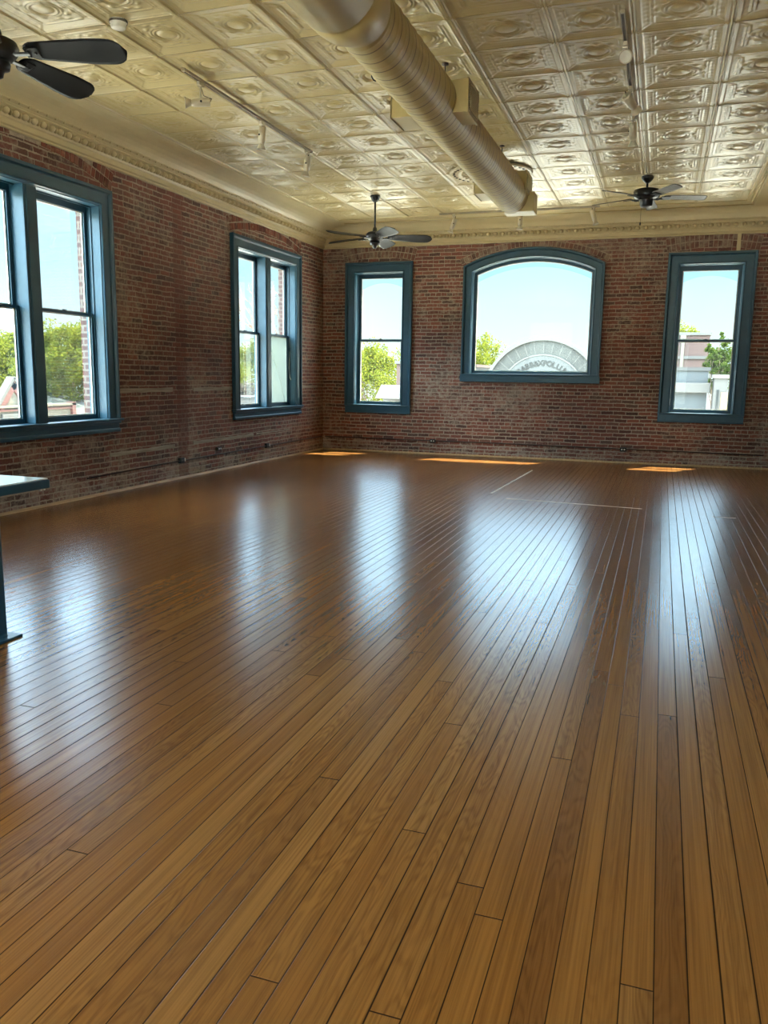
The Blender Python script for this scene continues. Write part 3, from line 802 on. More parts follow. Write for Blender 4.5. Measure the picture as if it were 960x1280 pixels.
def fan_downrod(label, loc, a0, rod_top):
    f = empty('ceiling_fan', loc, label, 'ceiling fan')
    h = rod_top
    MB().lathe([(.0, h), (.078, h), (.080, h - .018), (.066, h - .03), (.062, h - .055), (.040, h - .085), (.018, h - .095)], 28).build('canopy', M['black'], f)
    MB().lathe([(.0145, h - .08), (.0145, .075)], 14).build('downrod', M['black'], f)
    MB().lathe([(.018, .15), (.03, .14), (.036, .11), (.040, .085), (.10, .075), (.128, .058), (.140, .03), (.138, .0), (.12, -.028), (.10, -.036), (.10, -.052),
                (.075, -.062)], 36).build('motor_housing', M['black'], f)
    MB().lathe([(.075, -.06), (.082, -.085), (.074, -.115), (.045, -.125), (.036, -.14), (.030, -.165), (.014, -.175), (.0, -.177)], 28).build('switch_housing', M['black'], f)
    for k in range(5):
        b = blade_mesh(.20, .90, .15, .235, True, 20).build('blade', M['blade'], f); rotated(b, a0 + 72 * k)
        ib = MB(); ib.rbox((.10, -.022, -.028), (.235, .022, -.014), .004); ib.rbox((.20, -.045, -.020), (.30, .045, -.009), .006, 0, Matrix.Rotation(math.radians(-20), 4, 'X'))
        for sx, sy in ((.225, -.026), (.225, .026), (.275, 0)): ib.lathe([(.009, -.026), (.009, -.018)], 10, 0, Matrix.Rotation(math.radians(-20), 4, 'X') @ Matrix.Translation((sx, sy, 0)))
        ib.build('blade_iron', M['black'], b)
    return f
fan_downrod('black ceiling fan with oval blades on a long rod near the corner windows', (-4.43, 12.5, 3.62), 20, ZC - 3.62 - .012)
fan_downrod('black ceiling fan cut off by the frame, over the nearest left window', (-4.44, 4.79, 3.63), 15, ZC - 3.63 - .012)
def fan_flat(label, loc, a0, rod_top):
    f = empty('ceiling_fan', loc, label, 'ceiling fan'); h = rod_top
    MB().lathe([(.0, h), (.082, h), (.084, h - .02), (.070, h - .045), (.045, h - .072), (.025, h - .09)], 28).build('canopy', M['black'], f)
    MB().lathe([(.0165, h - .07), (.0165, .10)], 14).build('downrod', M['black'], f)
    MB().lathe([(.02, .125), (.045, .118), (.12, .108), (.165, .096), (.176, .075), (.178, .02), (.165, -.004), (.13, -.020), (.10, -.030)], 40).build('motor_housing', M['black'], f)
    MB().lathe([(.10, -.028), (.088, -.05), (.085, -.10), (.072, -.125), (.03, -.132), (.0, -.133)], 28).build('switch_housing', M['black'], f)
    for k in range(5):
        b = blade_mesh(.235, .80, .135, .155, False, 12, .008).build('blade', M['ashblade'], f); rotated(b, a0 + 72 * k)
        b['label'] = 'grey wood blade with clipped corners'
        ib = MB(); ib.tube([(.09, 0, -.022), (.15, 0, -.030), (.21, 0, -.014)], [.016, .013, .012], 8)
        ib.rbox((.19, -.05, -.018), (.32, .05, -.008), .006, 0, Matrix.Rotation(math.radians(-12), 4, 'X')); ib.build('blade_iron', M['black'], b)
    ch = MB(); ch.tube([(-.06, -.06, -.11), (-.06, -.06, -.34)], .0025, 6); ch.lathe([(.004, .0), (.011, -.012), (.011, -.035), (.004, -.045)], 10, 0, Matrix.Translation((-.06, -.06, -.335)))
    ch.build('pull_chain', M['black'], f)
    return f
fan_flat('ceiling fan with grey wood blades and pull chain, right of the duct', (-.385, 12.3, 3.965), 13, ZC - 3.965 - .012)

# ------------------------------------------------------------------ track lights
def track(p0, p1, label):
    p0, p1 = Vector(p0), Vector(p1); d = p1 - p0; ln = d.length; rz = math.atan2(d.y, d.x)
    t_ = empty('light_track', p0, label, 'track light rail', None, rz)
    mb = MB()
    for s in (-1, 1): mb.box((0, s * .0175, -.021), (ln, s * .0105, 0))
    mb.box((0, -.0175, -.005), (ln, .0175, .006)); mb.build('rail', M['track'], t_)
    MB().box((.01, -.0105, -.012), (ln - .01, .0105, -.0051)).build('rail_slot', M['trackdark'], t_)
    for x in (0, ln): MB().rbox((x - .012, -.019, -.022), (x + .012, .019, .006), .003).build('end_cap', M['track'], t_)
    return t_
ZT = ZC - .026
track((-4.335, 6.95, ZT), (-4.335, 9.82, ZT), 'ivory light track on the ceiling left of the duct')
track((-.475, 6.85, ZT), (-.475, 9.75, ZT), 'ivory light track on the ceiling right of the duct')
track((-3.80, 14.05, ZT), (-1.16, 14.05, ZT), 'ivory light track across the ceiling near the far wall')
def head(loc, aim, label, group, arm=.15, spin=0):
    h = empty('track_spotlight', (loc[0], loc[1], loc[2] - .0258), label, 'spotlight', group)
    a = MB(); a.rbox((-.017, -.045, -.030), (.017, .045, .004), .004); a.rbox((-.022, -.022, -.042), (.022, .022, -.028), .004); a.build('adapter', M['ivory'], h)
    b = MB(); b.lathe([(.011, -.04), (.011, -.04 - arm)], 12); b.lathe([(.016, -.04 - arm + .03), (.018, -.04 - arm - .014)], 12); b.build('stem', M['ivory'], h)
    piv = Vector((0, 0, -.05 - arm)); dv = Vector(aim).normalized(); q = dv.to_track_quat('Z', 'Y').to_matrix().to_4x4()
    mt_ = Matrix.Translation(piv) @ q
    c = MB(); c.lathe([(.0, -.085), (.034, -.085), (.039, -.080), (.039, .070), (.034, .076), (.030, .09)], 24, 0, mt_); bar = c.build('barrel', M['ivory'], h)
    d = MB(); d.lathe([(.027, .085), (.030, .10), (.036, .115), (.050, .142), (.054, .148), (.052, .150), (.047, .144)], 28, 0, mt_, True, False); d.build('flared_rim', M['ivory'], bar)
    e = MB(); e.lathe([(.0, .128), (.02, .132), (.044, .141)], 24, 0, mt_, True, False); e.build('lamp_face', M['lampface'], bar)
    k = MB(); sd = q @ Vector((1, 0, 0)); k.lathe([(.010, 0), (.010, .016), (.006, .02)], 12, 0, Matrix.Translation(piv + sd * .028) @ sd.to_track_quat('Z', 'Y').to_matrix().to_4x4()); k.build('pivot_knob', M['black'], h)
    w = MB(); w.tube([(0, .02, -.05), Vector((.0, .05, -.10)), piv + dv * -.10 + Vector((0, 0, .03)), piv + dv * -.083], .004, 6); w.build('lamp_lead', M['conduit'], h)
    return h
G1, G2, G3 = 'spotlights on the left track', 'spotlights on the right track', 'spotlights on the track by the far wall'
head((-4.335, 7.24, ZT), (-.9, -.55, -.10), 'ivory spotlight pointing sideways at the wall, nearest on the left track', G1, .125)
head((-4.335, 8.50, ZT), (-.12, .06, -1), 'ivory spotlight pointing straight down midway along the left track', G1, .085)
head((-4.335, 9.70, ZT), (-.16, .0, -1), 'ivory spotlight pointing down at the far end of the left track', G1, .10)
head((-.475, 7.42, ZT), (.10, -.9, -.32), 'ivory spotlight showing its round face, nearest on the right track', G2, .05)
head((-.475, 8.50, ZT), (.45, .9, -.40), 'ivory spotlight tilted away midway along the right track', G2, .07)
head((-.475, 9.42, ZT), (.05, .35, -.95), 'ivory spotlight pointing down at the far end of the right track', G2, .085)
head((-3.56, 14.05, ZT), (-.35, -.1, -1), 'ivory spotlight at the left end of the far track', G3, .10)
head((-2.42, 14.05, ZT), (-.04, .0, -1), 'ivory spotlight just below the duct end on the far track', G3, .09)
head((-1.24, 14.05, ZT), (.32, -.1, -1), 'ivory spotlight at the right end of the far track beside the fan', G3, .07)

sd = MB(); sd.lathe([(.0, .03), (.066, .03), (.070, .024), (.070, .006), (.062, -.004), (.058, -.028), (.05, -.034), (.0, -.036)], 32)
sdo = tag(sd.build('smoke_detector', M['putty']), 'small round cream smoke detector on the tin ceiling near the frame top', 'smoke detector'); sdo.location = (-4.296, 5.95, ZC - .03)
r = MB(); r.lathe([(.071, .022), (.0725, .018), (.0725, .008), (.071, .004)], 32, 0, None, True, False); r.build('vent_ring', M['trackdark'], sdo)
hk = MB(); hk.tube([(0, 0, .01), (0, 0, -.03), (.012, .02, -.05), (.02, .05, -.05)], .006, 8)
o = tag(hk.build('ceiling_hook', M['black']), 'small black hook on the tin ceiling left of the duct', 'hook'); o.location = (-2.75, 7.62, ZC)

# ------------------------------------------------------------------ pipes and boxes on the walls
cv = MB(); cv.rbox((1.005, YB - .028, 3.585), (1.065, YB, 3.873), .004)
tag(cv.build('wire_cover', M['crown']), 'cream vertical wire cover between crown and the right window', 'wire cover')
pp = MB(); pp.tube([(XL + .016, 7.9, .235), (XL + .016, 9.6, .255), (XL + .016, 12.4, .262), (XL + .016, 14.95, .265)], .009, 8)
tag(pp.build('wall_conduit', M['conduit']), 'thin dark conduit low along the left brick wall', 'conduit')
pp = MB(); pp.tube([(XL + .05, YB - .016, .262), (-3.2, YB - .016, .265), (1.7, YB - .016, .24)], .009, 8)
tag(pp.build('wall_conduit', M['conduit']), 'thin dark conduit low along the far brick wall', 'conduit')
def outlet(fn, s, z, label, plate=True, w=.10, h=.075):
    b = MB(); b.rbox(fn(s - w / 2, z - h / 2, 0), fn(s + w / 2, z + h / 2, -.045), .006)
    o = tag(b.build('outlet_box', M['outlet']), label, 'outlet', 'outlet boxes on the conduits')
    if plate:
        p = MB(); p.rbox(fn(s + w * .5, z - h * .3, -.0), fn(s + w * .95, z + h * .32, -.032), .004); q = p.build('conduit_clamp', M['white'], o); q['label'] = 'white clamp beside the box'
    for k in (-.2, .2):
        f = MB(); f.lathe([(.013, 0), (.013, .003)], 12, 0, Matrix.Translation(Vector(fn(s + k * w, z, -.0445))) @ (Vector(fn(0, 0, -1)) - Vector(fn(0, 0, 0))).to_track_quat('Z', 'Y').to_matrix().to_4x4())
        f.build('receptacle', M['white'] if not plate else M['trackdark'], o)
    return o
outlet(FL, 9.90, .262, 'black outlet box on the left conduit, nearest the large window')
outlet(FL, 10.93, .345, 'dark outlet box just above the left conduit', False, .12, .05)
outlet(FL, 12.55, .268, 'black outlet box on the left conduit below the corner window')
outlet(FB, -4.10, .258, 'outlet box with two pale sockets below the narrow left window', False, .11, .07)
outlet(FB, -.587, .245, 'outlet box with two pale sockets left of the right window', False, .11, .07)

# ------------------------------------------------------------------ bar-height table at the left edge
tb = empty('bar_table', (-3.9, 2.4, 0), 'blue edged table with white top at the left edge of the frame', 'table')
def T(x, y, z): return (x + 3.9, y - 2.4, z)
b = MB(); b.rbox(T(-4.75, 1.1, .846), T(-3.208, 3.665, .896), .010); b.build('table_edge', M['blue'], tb)
b = MB(); b.rbox(T(-4.74, 1.11, .8955), T(-3.216, 3.657, .903), .003); w_ = b.build('table_top', M['laminate'], tb); w_['label'] = 'glossy white laminate surface'
for x, y in ((-3.452, 3.455), (-4.5, 3.455), (-3.452, 1.3), (-4.5, 1.3)):
    b = MB(); b.rbox(T(x - .04, y - .04, .018), T(x + .04, y + .04, .847), .006); lg = b.build('leg', M['blue'], tb)
    b = MB(); b.rbox(T(x - .095, y - .095, 0), T(x + .095, y + .095, .014), .005); b.lathe([(.06, .012), (.05, .022), (.045, .03)], 20, 0, Matrix.Translation(T(x, y, 0))); b.build('foot_plate', M['blue'], lg)
for y_ in (1.3, 3.42):
    b = MB(); b.box(T(-4.5, y_, .79), T(-3.452, y_ + .035, .846)); b.build('apron_rail', M['blue'], tb)
b = MB()
for dx, dz in ((-.012, .838), (-.035, .832)): b.lathe([(.007, 0), (.009, .006), (.007, .012), (.003, .018)], 10, 0, Matrix.Translation(T(-3.222 + dx, 3.64, dz - .004)))
bt = b.build('bolt', M['white'], tb); bt['label'] = 'white bolt heads under the corner'

# ------------------------------------------------------------------ old tape marks on the floor
def tape(pts, w, label):
    mb = MB(); P = [Vector((*p, .0008)) for p in pts]; d = (P[-1] - P[0]).normalized(); nrm = Vector((-d.y, d.x, 0))
    L1 = []; L2 = []
    n = 24
    for i in range(n + 1):
        c = P[0].lerp(P[-1], i / n); j = rng.uniform(.55, 1.0)
        L1.append(tuple(c + nrm * w * j / 2)); L2.append(tuple(c - nrm * w * rng.uniform(.55, 1.) / 2))
    m = n + 1
    mb.add(L1 + L2 + [(p[0], p[1], .0002) for p in L1 + L2], [(i, i + 1, m + i + 1, m + i) for i in range(n)] + [(i, 2 * m + i, 2 * m + i + 1, i + 1) for i in range(n)] + [(m + i, m + i + 1, 3 * m + i + 1, 3 * m + i) for i in range(n)])
    return tag(mb.build('floor_tape', M['tape']), label, 'floor tape', 'old tape lines on the floor')
tape([(-1.91, 13.2), (-2.01, 10.3)], .035, 'worn pale tape line running away towards the arched window')
tape([(-1.75, 9.96), (-.13, 9.80)], .030, 'worn pale tape line lying across the floorboards')
tape([(.62, 9.55), (.86, 9.55)], .025, 'short pale tape scrap on the floor below the right window')

# ================================================================== outdoors
gr = MB(); gr.box((-140, -90, -4.9), (120, 160, -4.6)); struct(gr.build('ground', M['ground']), 'pale street and pavement far below the windows', 'ground')

def tree(loc, h, crown_r, n_leaf, leaf_m, label, squash=1.0, bare=0, leaf=.16, crown_c=.62, group=None, slim=1.):
    t_ = empty('tree', loc, label, 'tree', group)
    r = random.Random(int(abs(loc[0] * 131 + loc[1] * 17)))
    tr = MB(); tips = []
    def grow(p, d, ln, rad, lev):
        pts = [p]; q = p; dd = d
        for i in range(3):
            dd = (dd + Vector((r.uniform(-.22, .22), r.uniform(-.22, .22), r.uniform(-.05, .16)))).normalized(); q = q + dd * ln / 3; pts.append(q)
        tr.tube(pts, [rad, rad * .85, rad * .72, rad * .6], 6 if lev < 2 else 4)
        tips.append((q, lev))
        if lev < 3 + (1 if bare else 0):
            for k in range(3 if lev else 5):
                a = r.uniform(0, 2 * PI); sp = r.uniform(.45, .95)
                nd = (dd + Vector((math.cos(a) * sp, math.sin(a) * sp, r.uniform(-.1, .35)))).normalized()
                grow(q if k else pts[2], nd, ln * r.uniform(.55, .78), rad * .55, lev + 1)
    grow(Vector((0, 0, 0)), Vector((0, 0, 1)), h * .42, h * .022, 0)
    tr.v = [(p[0] * slim, p[1] * slim, p[2]) for p in tr.v]
    tips = [(Vector((q.x * slim, q.y * slim, q.z)), lev) for q, lev in tips]
    tr.build('trunk', M['bark'], t_)
    if n_leaf:
        # leaves gather in clumps around the branch ends inside a rounded crown
        cl_ = []
        tp = [q for q, lev in tips if lev >= 2]
        for k in range(70):
            v = Vector((r.gauss(0, 1), r.gauss(0, 1), r.gauss(0, 1))).normalized() * (r.random() ** .4)
            cl_.append((Vector((v.x * crown_r, v.y * crown_r, h * crown_c + v.z * crown_r * squash)), crown_r * r.uniform(.20, .34)))
        for q in tp: cl_.append((q, crown_r * r.uniform(.12, .22)))
        R_ = np.random.default_rng(int(abs(loc[0] * 31 + loc[1] * 7)))
        ci = R_.integers(0, len(cl_), n_leaf); cen = np.array([tuple(c[0]) for c in cl_])[ci]; rr = np.array([c[1] for c in cl_])[ci]
        dv = R_.normal(size=(n_leaf, 3)); dv /= np.linalg.norm(dv, axis=1)[:, None]
        pos = cen + dv * (rr * R_.random(n_leaf) ** .5)[:, None]
        a = R_.normal(size=(n_leaf, 3)); a /= np.linalg.norm(a, axis=1)[:, None]
        b = np.cross(a, R_.normal(size=(n_leaf, 3))); b /= np.linalg.norm(b, axis=1)[:, None]
        s = leaf * R_.uniform(.6, 1.3, n_leaf)[:, None]
        V = np.stack([pos - a * s, pos + b * s * .5, pos + a * s, pos - b * s * .5], 1).reshape(-1, 3)
        me = bpy.data.meshes.new('foliage'); me.from_pydata(V.tolist(), [], np.arange(n_leaf * 4).reshape(-1, 4).tolist()); me.materials.append(leaf_m)
        o = bpy.data.objects.new('foliage', me); COL.objects.link(o); o.parent = t_
    return t_
GZ = -4.6
TG = 'trees beyond the windows'
tree((-36.5, 43.6, GZ), 8.2, 2.75, 24000, M['leaf'], 'bright green tree above the metal roof, right pane of the large window', .95, 0, .105, .80, TG)
tree((-46, 48.6, GZ), 8.2, 2.9, 18000, M['leaf'], 'bright green tree behind the red gable, left pane of the large window', .92, 0, .115, .78, TG)
tree((-58, 64, GZ), 8.6, 3.8, 12000, M['leafd'], 'darker green tree low behind the others beyond the large window', .75, 0, .14, .60, TG)
tree((-50, 93, GZ), 8.4, 3.4, 16000, M['leaf'], 'yellow green tree seen through the left half of the corner window', .85, 1, .13, .74, TG)
tree((-62, 126, GZ), 22.0, 2.2, 150, M['leafd'], 'bare twiggy tree seen through the right half of the corner window', .8, 1, .12, .6, TG)
tree((-16.4, 47.0, GZ), 7.6, 2.15, 18000, M['leaf'], 'yellow green tree filling the narrow window by the corner', .92, 1, .085, .77, TG)
tree((-11.1, 53, GZ), 7.8, 1.3, 9000, M['leaf'], 'light green tree left of the arched parapet', .95, 1, .085, .96, TG)
tree((.55, 52, GZ), 8.2, 1.2, 8000, M['leaf'], 'small green tree behind the brick shop beyond the right window', .8, 1, .085, 1.03, TG, .35)
tree((2.55, 42.6, GZ), 8.4, .62, 9000, M['leafd'], 'darker green tree at the right edge of the right window', 2.2, 0, .075, .80, TG, .22)
tree((-40, 75, GZ), 4.8, 1.9, 7000, M['leafp'], 'pale blossoming small tree low in the corner window', .8, 1, .10, .70, TG)

# arched parapet shop front across the street
ap_x, ap_z, ap_r, ap_y = -5.52, .45, 2.92, 40.
pf_ = empty('parapet_building', (ap_x, ap_y, GZ), 'grey shop front with arched lettered parapet seen through the arched window', 'building')
def FP(s, z, d): return (s, d, z - GZ)
def arcpts(r, a0, a1, n, cx=0, cz=ap_z): return [(cx + r * math.sin(a0 + (a1 - a0) * i / n), cz + r * math.cos(a0 + (a1 - a0) * i / n)) for i in range(n + 1)]
A_ = math.radians(88)
b = MB(); b.slab([(-3.6, GZ)] + [(-3.6, ap_z + .1), (-2.9, ap_z + .1)] + arcpts(ap_r - .14, -A_, A_, 40) + [(2.9, ap_z + .1), (3.6, ap_z + .1), (3.6, GZ)], [], FP, 0, .4); b.build('facade', M['stone'], pf_)
b = MB(); b.slab(arcpts(ap_r, -A_, A_, 48) + arcpts(ap_r - .15, -A_, A_, 48)[::-1], [], FP, -.12, .5); b.build('parapet_cap', M['stonel'], pf_)
b = MB(); b.slab(arcpts(2.10, -A_, A_, 40), [], FP, -.03, .02); b.build('tympanum', M['stonep'], pf_)
b = MB(); b.slab(arcpts(2.13, -A_, A_, 40) + arcpts(2.06, -A_, A_, 40)[::-1], [], FP, -.06, .0); b.build('arch_moulding', M['stonel'], pf_)
for k in range(-8, 9):
    a = k * .175; b = MB()
    q = [(rr * math.sin(a + e), ap_z + rr * math.cos(a + e)) for rr, e in ((2.16, -.006), (2.76, -.006), (2.76, .006), (2.16, .006))]
    b.slab(q, [], FP, -.008, .0); b.build('voussoir_joint', M['stonel'], pf_)
word = 'RABB&XPOLLUM'
lroot = None
for i, ch in enumerate(word):
    cu = bpy.data.curves.new('letter', 'FONT'); cu.body = ch; cu.size = .36; cu.extrude = .012; cu.align_x = 'CENTER'; cu.offset = .008
    tmp = bpy.data.objects.new('tmp', cu); COL.objects.link(tmp)
    me = bpy.data.meshes.new_from_object(tmp.evaluated_get(bpy.context.evaluated_depsgraph_get())); bpy.data.objects.remove(tmp)
    me.materials.clear(); me.materials.append(M['letter'])
    a = (i - 5.5) * .128
    lo = bpy.data.objects.new('letter', me); COL.objects.link(lo); lo.parent = pf_
    rr = 1.58
    lo.matrix_local = Matrix.Translation((rr * math.sin(a), -.045, ap_z - GZ + rr * math.cos(a))) @ Matrix.Rotation(a, 4, 'Y') @ Matrix.Rotation(PI / 2, 4, 'X')
b = MB(); b.box((-3.6, .4, 0), (3.6, 5, 4.6)); b.build('rear_block', M['roofgrey'], pf_)

def building(name, label, x0, x1, y0, y1, z1, wall, roof, cap=None, extra=None, group=None):
    o = empty(name, ((x0 + x1) / 2, y0, GZ), label, 'building', group); w = (x1 - x0) / 2
    b = MB(); b.box((-w, 0, 0), (w, y1 - y0, z1 - GZ)); b.build('wall', wall, o)
    b = MB(); b.box((-w - .08, -.1, z1 - GZ), (w + .08, y1 - y0 + .1, z1 - GZ + .14)); b.build('roof', roof, o)
    return o, w
o, w = building('brick_shop', 'brick shop with pale pilaster beyond the right window', -1.6, 2.12, 45, 49, 3.70, M['outbrick'], M['stonel'])
b = MB(); b.rbox((.50, -.12, .0), (.66, .05, 8.2), .02); b.rbox((.44, -.16, 8.1), (.72, .05, 8.3), .02); b.build('pilaster', M['cream'], o)
b = MB(); b.rbox((-w, -.1, 7.1), (w, .02, 7.25), .02); b.build('string_course', M['shopwhite'], o)
o, w = building('low_shop', 'low slate blue shop with pale flat roof beyond the right window', -1.8, 1.74, 36, 39.5, 1.84, M['shopblue'], M['roofgrey'])
b = MB(); b.rbox((-w - .1, -.35, 5.55), (w + .1, 0, 5.95), .03); b.build('fascia', M['shopwhite'], o)
for xx in (-.9, .1, 1.0):
    b = MB(); b.rbox((xx, -.03, 3.6), (xx + .55, .03, 4.7), .02); b.build('window', M['winglass'], o)
o, w = building('white_kiosk', 'white stucco pier with small cap right of the slate blue shop', 1.95, 2.45, 35.2, 36.4, 1.55, M['shopwhite'], M['stonel'])
b = MB(); b.rbox((.02, -.04, 4.5), (.32, .02, 5.6), .01); b.build('panel', M['yellow'], o)
b = MB(); b.rbox((-.14, -.04, 4.9), (-.06, .02, 5.7), .01); b.build('slot', M['winglass'], o)
o, w = building('awning_shop', 'pale shop with grey awning low in the narrow left window', -12.6, -9.0, 37, 39.6, .5, M['shopwhite'], M['roofgrey'])
b = MB(); b.slab([(-1.9, 5.0), (-1.9, 5.62), (1.9, 5.62), (1.9, 5.0)], [], lambda s, z, d: (s, d - (5.62 - z) * 1.4, z), 0, .05); b.build('awning', M['roofgrey'], o)
b = MB(); b.rbox((-1.2, -.03, 3.9), (-.4, .03, 4.7), .02); b.build('window', M['winglass'], o)
building('red_brick_block', 'red brick block at the right of the narrow left window', -13.1, -9.9, 40.6, 41.6, 2.05, M['outbrick'], M['stonel'])
building('tile_roof_house', 'pale house with reddish roof left of the arched parapet', -11.9, -9.3, 42.2, 46, 1.95, M['shopwhite'], M['roofred'])
building('corner_house', 'pale low house at the foot of the corner window view', -37, -34.3, 64.3, 68, -.75, M['shopwhite'], M['roofgrey'])

# cream and red gabled front with a metal roof behind it
gb = empty('gabled_shop', (-32, 34.2, GZ), 'cream shop front with red trimmed gable beyond the large window', 'building')
def FGm(s, z, d): return (-d, s, z - GZ)
b = MB(); b.slab([(-4.5, GZ), (-4.5, -.45), (-1.15, -.45), (0, .98), (1.15, -.45), (4.6, -.45), (4.6, GZ)], [], FGm, 0, .3); b.build('front_wall', M['cream'], gb)
def bar(p, q, wd, d0, d1, mat, name):
    p, q = Vector(p), Vector(q); dd = (q - p).normalized(); nn = Vector((-dd.y, dd.x)) * wd / 2
    b = MB(); b.slab([tuple(p + nn), tuple(q + nn), tuple(q - nn), tuple(p - nn)], [], FGm, d0, d1); b.build(name, mat, gb)
bar((-1.2, -.38), (0, 1.06), .16, -.16, .3, M['shopwhite'], 'gable_cap'); bar((0, 1.06), (1.2, -.38), .16, -.16, .3, M['shopwhite'], 'gable_cap')
bar((-1.0, -.55), (0.09, .755), .34, -.10, .05, M['gablered'], 'gable_band'); bar((-.09, .755), (1.0, -.55), .34, -.10, .05, M['gablered'], 'gable_band')
bar((-4.5, -.62), (4.6, -.62), .10, -.12, .0, M['gablered'], 'red_band'); bar((-4.5, -.42), (4.6, -.42), .12, -.16, .3, M['cream'], 'coping')
bar((-1.35, -4.5), (-1.35, -.6), .3, -.14, 0, M['gablered'], 'pier'); bar((4.45, -4.5), (4.45, -.3), .3, -.16, .3, M['gablered'], 'pier')
b = MB(); b.rbox((.14, -.95, 2.6), (.0, .9, 3.8), .03); b.build('window', M['shopwhite'], gb)
mr = empty('metal_roof_hall', (-33, 39.5, GZ), 'long hall with pale standing seam metal roof beyond the large window', 'building')
b = MB(); b.box((-9, -4.2, 0), (0, 8, 3.4)); b.build('wall', M['shopwhite'], mr)
b = MB(); b.add([(.3, -4.4, 3.3), (.3, 8.2, 3.3), (-4.5, 8.2, 4.75), (-4.5, -4.4, 4.75), (-9.3, -4.4, 3.3), (-9.3, 8.2, 3.3), (.3, -4.4, 3.2), (.3, 8.2, 3.2), (-9.3, -4.4, 3.2), (-9.3, 8.2, 3.2)],
                [(0, 1, 2, 3), (3, 2, 5, 4), (0, 6, 7, 1), (4, 5, 9, 8), (0, 3, 4, 8, 6), (1, 7, 9, 5, 2), (6, 8, 9, 7)]); b.build('roof', M['metalroof'], mr)

# ================================================================== sky and sun
world = bpy.data.worlds.new('sky'); scene.world = world; world.use_nodes = True
nt = world.node_tree; nt.nodes.clear()
wo = nt.nodes.new('ShaderNodeOutputWorld'); bg = nt.nodes.new('ShaderNodeBackground')
tc = nt.nodes.new('ShaderNodeTexCoord'); sp = nt.nodes.new('ShaderNodeSeparateXYZ')
nt.links.new(tc.outputs['Generated'], sp.inputs[0]); nt.links.new(bg.outputs[0], wo.inputs[0])
def wramp(src, stops):
    r = nt.nodes.new('ShaderNodeValToRGB'); nt.links.new(src, r.inputs[0]); e_ = r.color_ramp.elements
    while len(e_) < len(stops): e_.new(.5)
    for e, (p, c) in zip(e_, stops): e.position = p; e.color = (*c, 1)
    return r.outputs[0]
# clear blue band low over the horizon, sky overhead and behind the viewer boosted to light the room
col_s = wramp(sp.outputs[2], [(0., (.90, 1.03, 1.04)), (.03, (.86, 1.05, 1.08)), (.12, (.63, .98, 1.08)), (.19, (.52, .86, 1.05)), (.222, (3.4, 5.1, 6.5)), (.36, (5.2, 7.0, 8.8)), (.55, (5.4, 6.2, 7.0)), (1., (6., 6.6, 7.))])
hy = nt.nodes.new('ShaderNodeMath'); hy.operation = 'MULTIPLY_ADD'; nt.links.new(sp.outputs[1], hy.inputs[0]); hy.inputs[1].default_value = -.5; hy.inputs[2].default_value = .5
rear_boost = wramp(hy.outputs[0], [(0., (1, 1, 1)), (.55, (1, 1, 1)), (.75, (REAR_SKY_BOOST, REAR_SKY_BOOST * .96, REAR_SKY_BOOST * .88)), (1., (REAR_SKY_BOOST, REAR_SKY_BOOST * .96, REAR_SKY_BOOST * .88))])
mxn = nt.nodes.new('ShaderNodeMix'); mxn.data_type = 'RGBA'; mxn.blend_type = 'MULTIPLY'; mxn.clamp_result = False; mxn.inputs[0].default_value = 1
nt.links.new(col_s, mxn.inputs[6]); nt.links.new(rear_boost, mxn.inputs[7]); hx = nt.nodes.new('ShaderNodeMath'); hx.operation = 'MULTIPLY_ADD'; nt.links.new(sp.outputs[0], hx.inputs[0]); hx.inputs[1].default_value = -.5; hx.inputs[2].default_value = .5
west = wramp(hx.outputs[0], [(0., (1, 1, 1)), (.62, (1, 1, 1)), (.80, (1.3, 1.32, 1.36)), (1., (1.3, 1.32, 1.36))])
mxw = nt.nodes.new('ShaderNodeMix'); mxw.data_type = 'RGBA'; mxw.blend_type = 'MULTIPLY'; mxw.clamp_result = False; mxw.inputs[0].default_value = 1
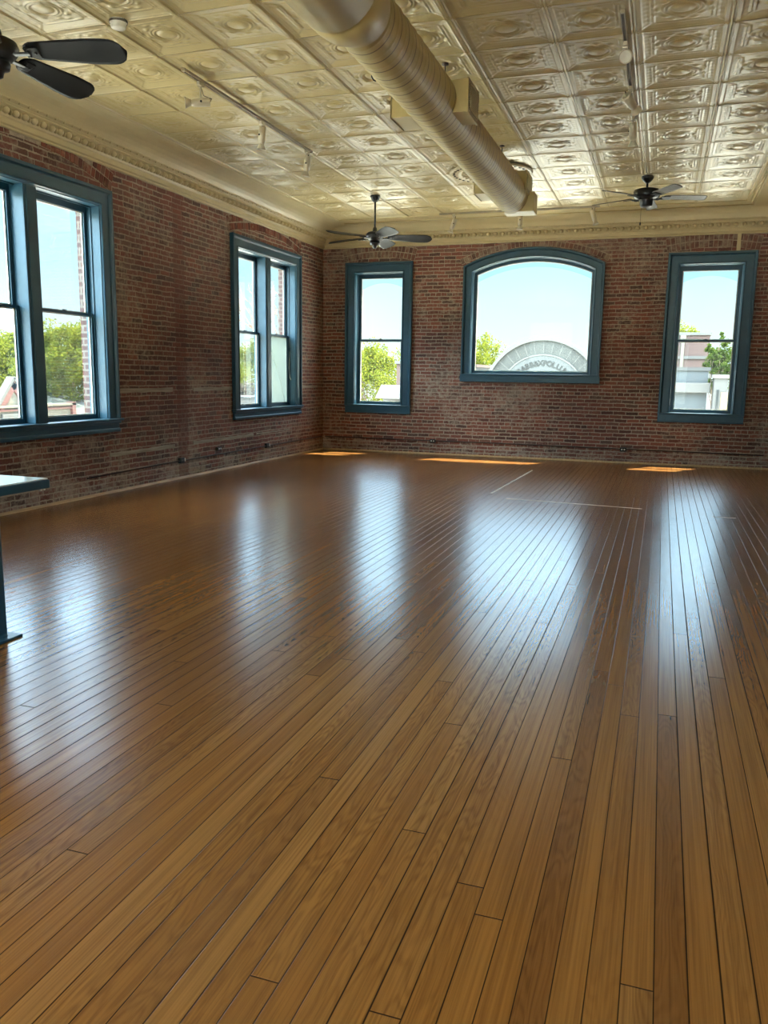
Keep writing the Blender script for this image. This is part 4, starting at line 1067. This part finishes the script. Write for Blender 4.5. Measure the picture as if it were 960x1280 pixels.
nt.links.new(mxn.outputs[2], mxw.inputs[6]); nt.links.new(west, mxw.inputs[7]); nt.links.new(mxw.outputs[2], bg.inputs[0])
bg.inputs['Strength'].default_value = 1.0
SUN_DIR = Vector((-.26, -.41, -1.))
sl = bpy.data.lights.new('sun', 'SUN'); sl.energy = 48.; sl.color = (1., .95, .76); sl.angle = math.radians(.6)
so = bpy.data.objects.new('sun', sl); COL.objects.link(so); so.rotation_euler = SUN_DIR.to_track_quat('-Z', 'Y').to_euler(); so.location = (4, 24, 20)

# ------------------------------------------------------------------ camera
F, YAW, PIT, ROLL = 1013.4677, -.3249, -.168, .0148
cam = bpy.data.cameras.new('camera'); co = bpy.data.objects.new('camera', cam); COL.objects.link(co)
cam.sensor_fit = 'VERTICAL'; cam.sensor_height = 36; cam.sensor_width = 27; cam.lens = F / 1280 * 36; cam.clip_end = 400; cam.clip_start = .05
def wdir(xr, d, up):
    c, s = math.cos(PIT), math.sin(PIT); yf = c * d - s * up; z = s * d + c * up
    c, s = math.cos(YAW), math.sin(YAW); return Vector((c * xr + s * yf, -s * xr + c * yf, z))
cR, sR = math.cos(ROLL), math.sin(ROLL)
right = wdir(cR, 0, sR); up = wdir(-sR, 0, cR); fwd = wdir(0, 1, 0)
mw = Matrix((( right.x, up.x, -fwd.x, 0), (right.y, up.y, -fwd.y, 0), (right.z, up.z, -fwd.z, EYE), (0, 0, 0, 1)))
co.matrix_world = mw
scene.camera = co

scene.view_settings.view_transform = 'Standard'; scene.view_settings.look = 'None'
scene.view_settings.gamma = 1; scene.view_settings.use_curve_mapping = False
scene.view_settings.exposure = .32
cy = scene.cycles
cy.use_denoising = True; cy.denoising_input_passes = 'RGB_ALBEDO_NORMAL'; cy.denoising_prefilter = 'ACCURATE'; cy.max_bounces = 10; cy.diffuse_bounces = 6; cy.glossy_bounces = 4; cy.transparent_max_bounces = 16
cy.transmission_bounces = 6; cy.sample_clamp_indirect = 5; cy.caustics_reflective = False; cy.caustics_refractive = False
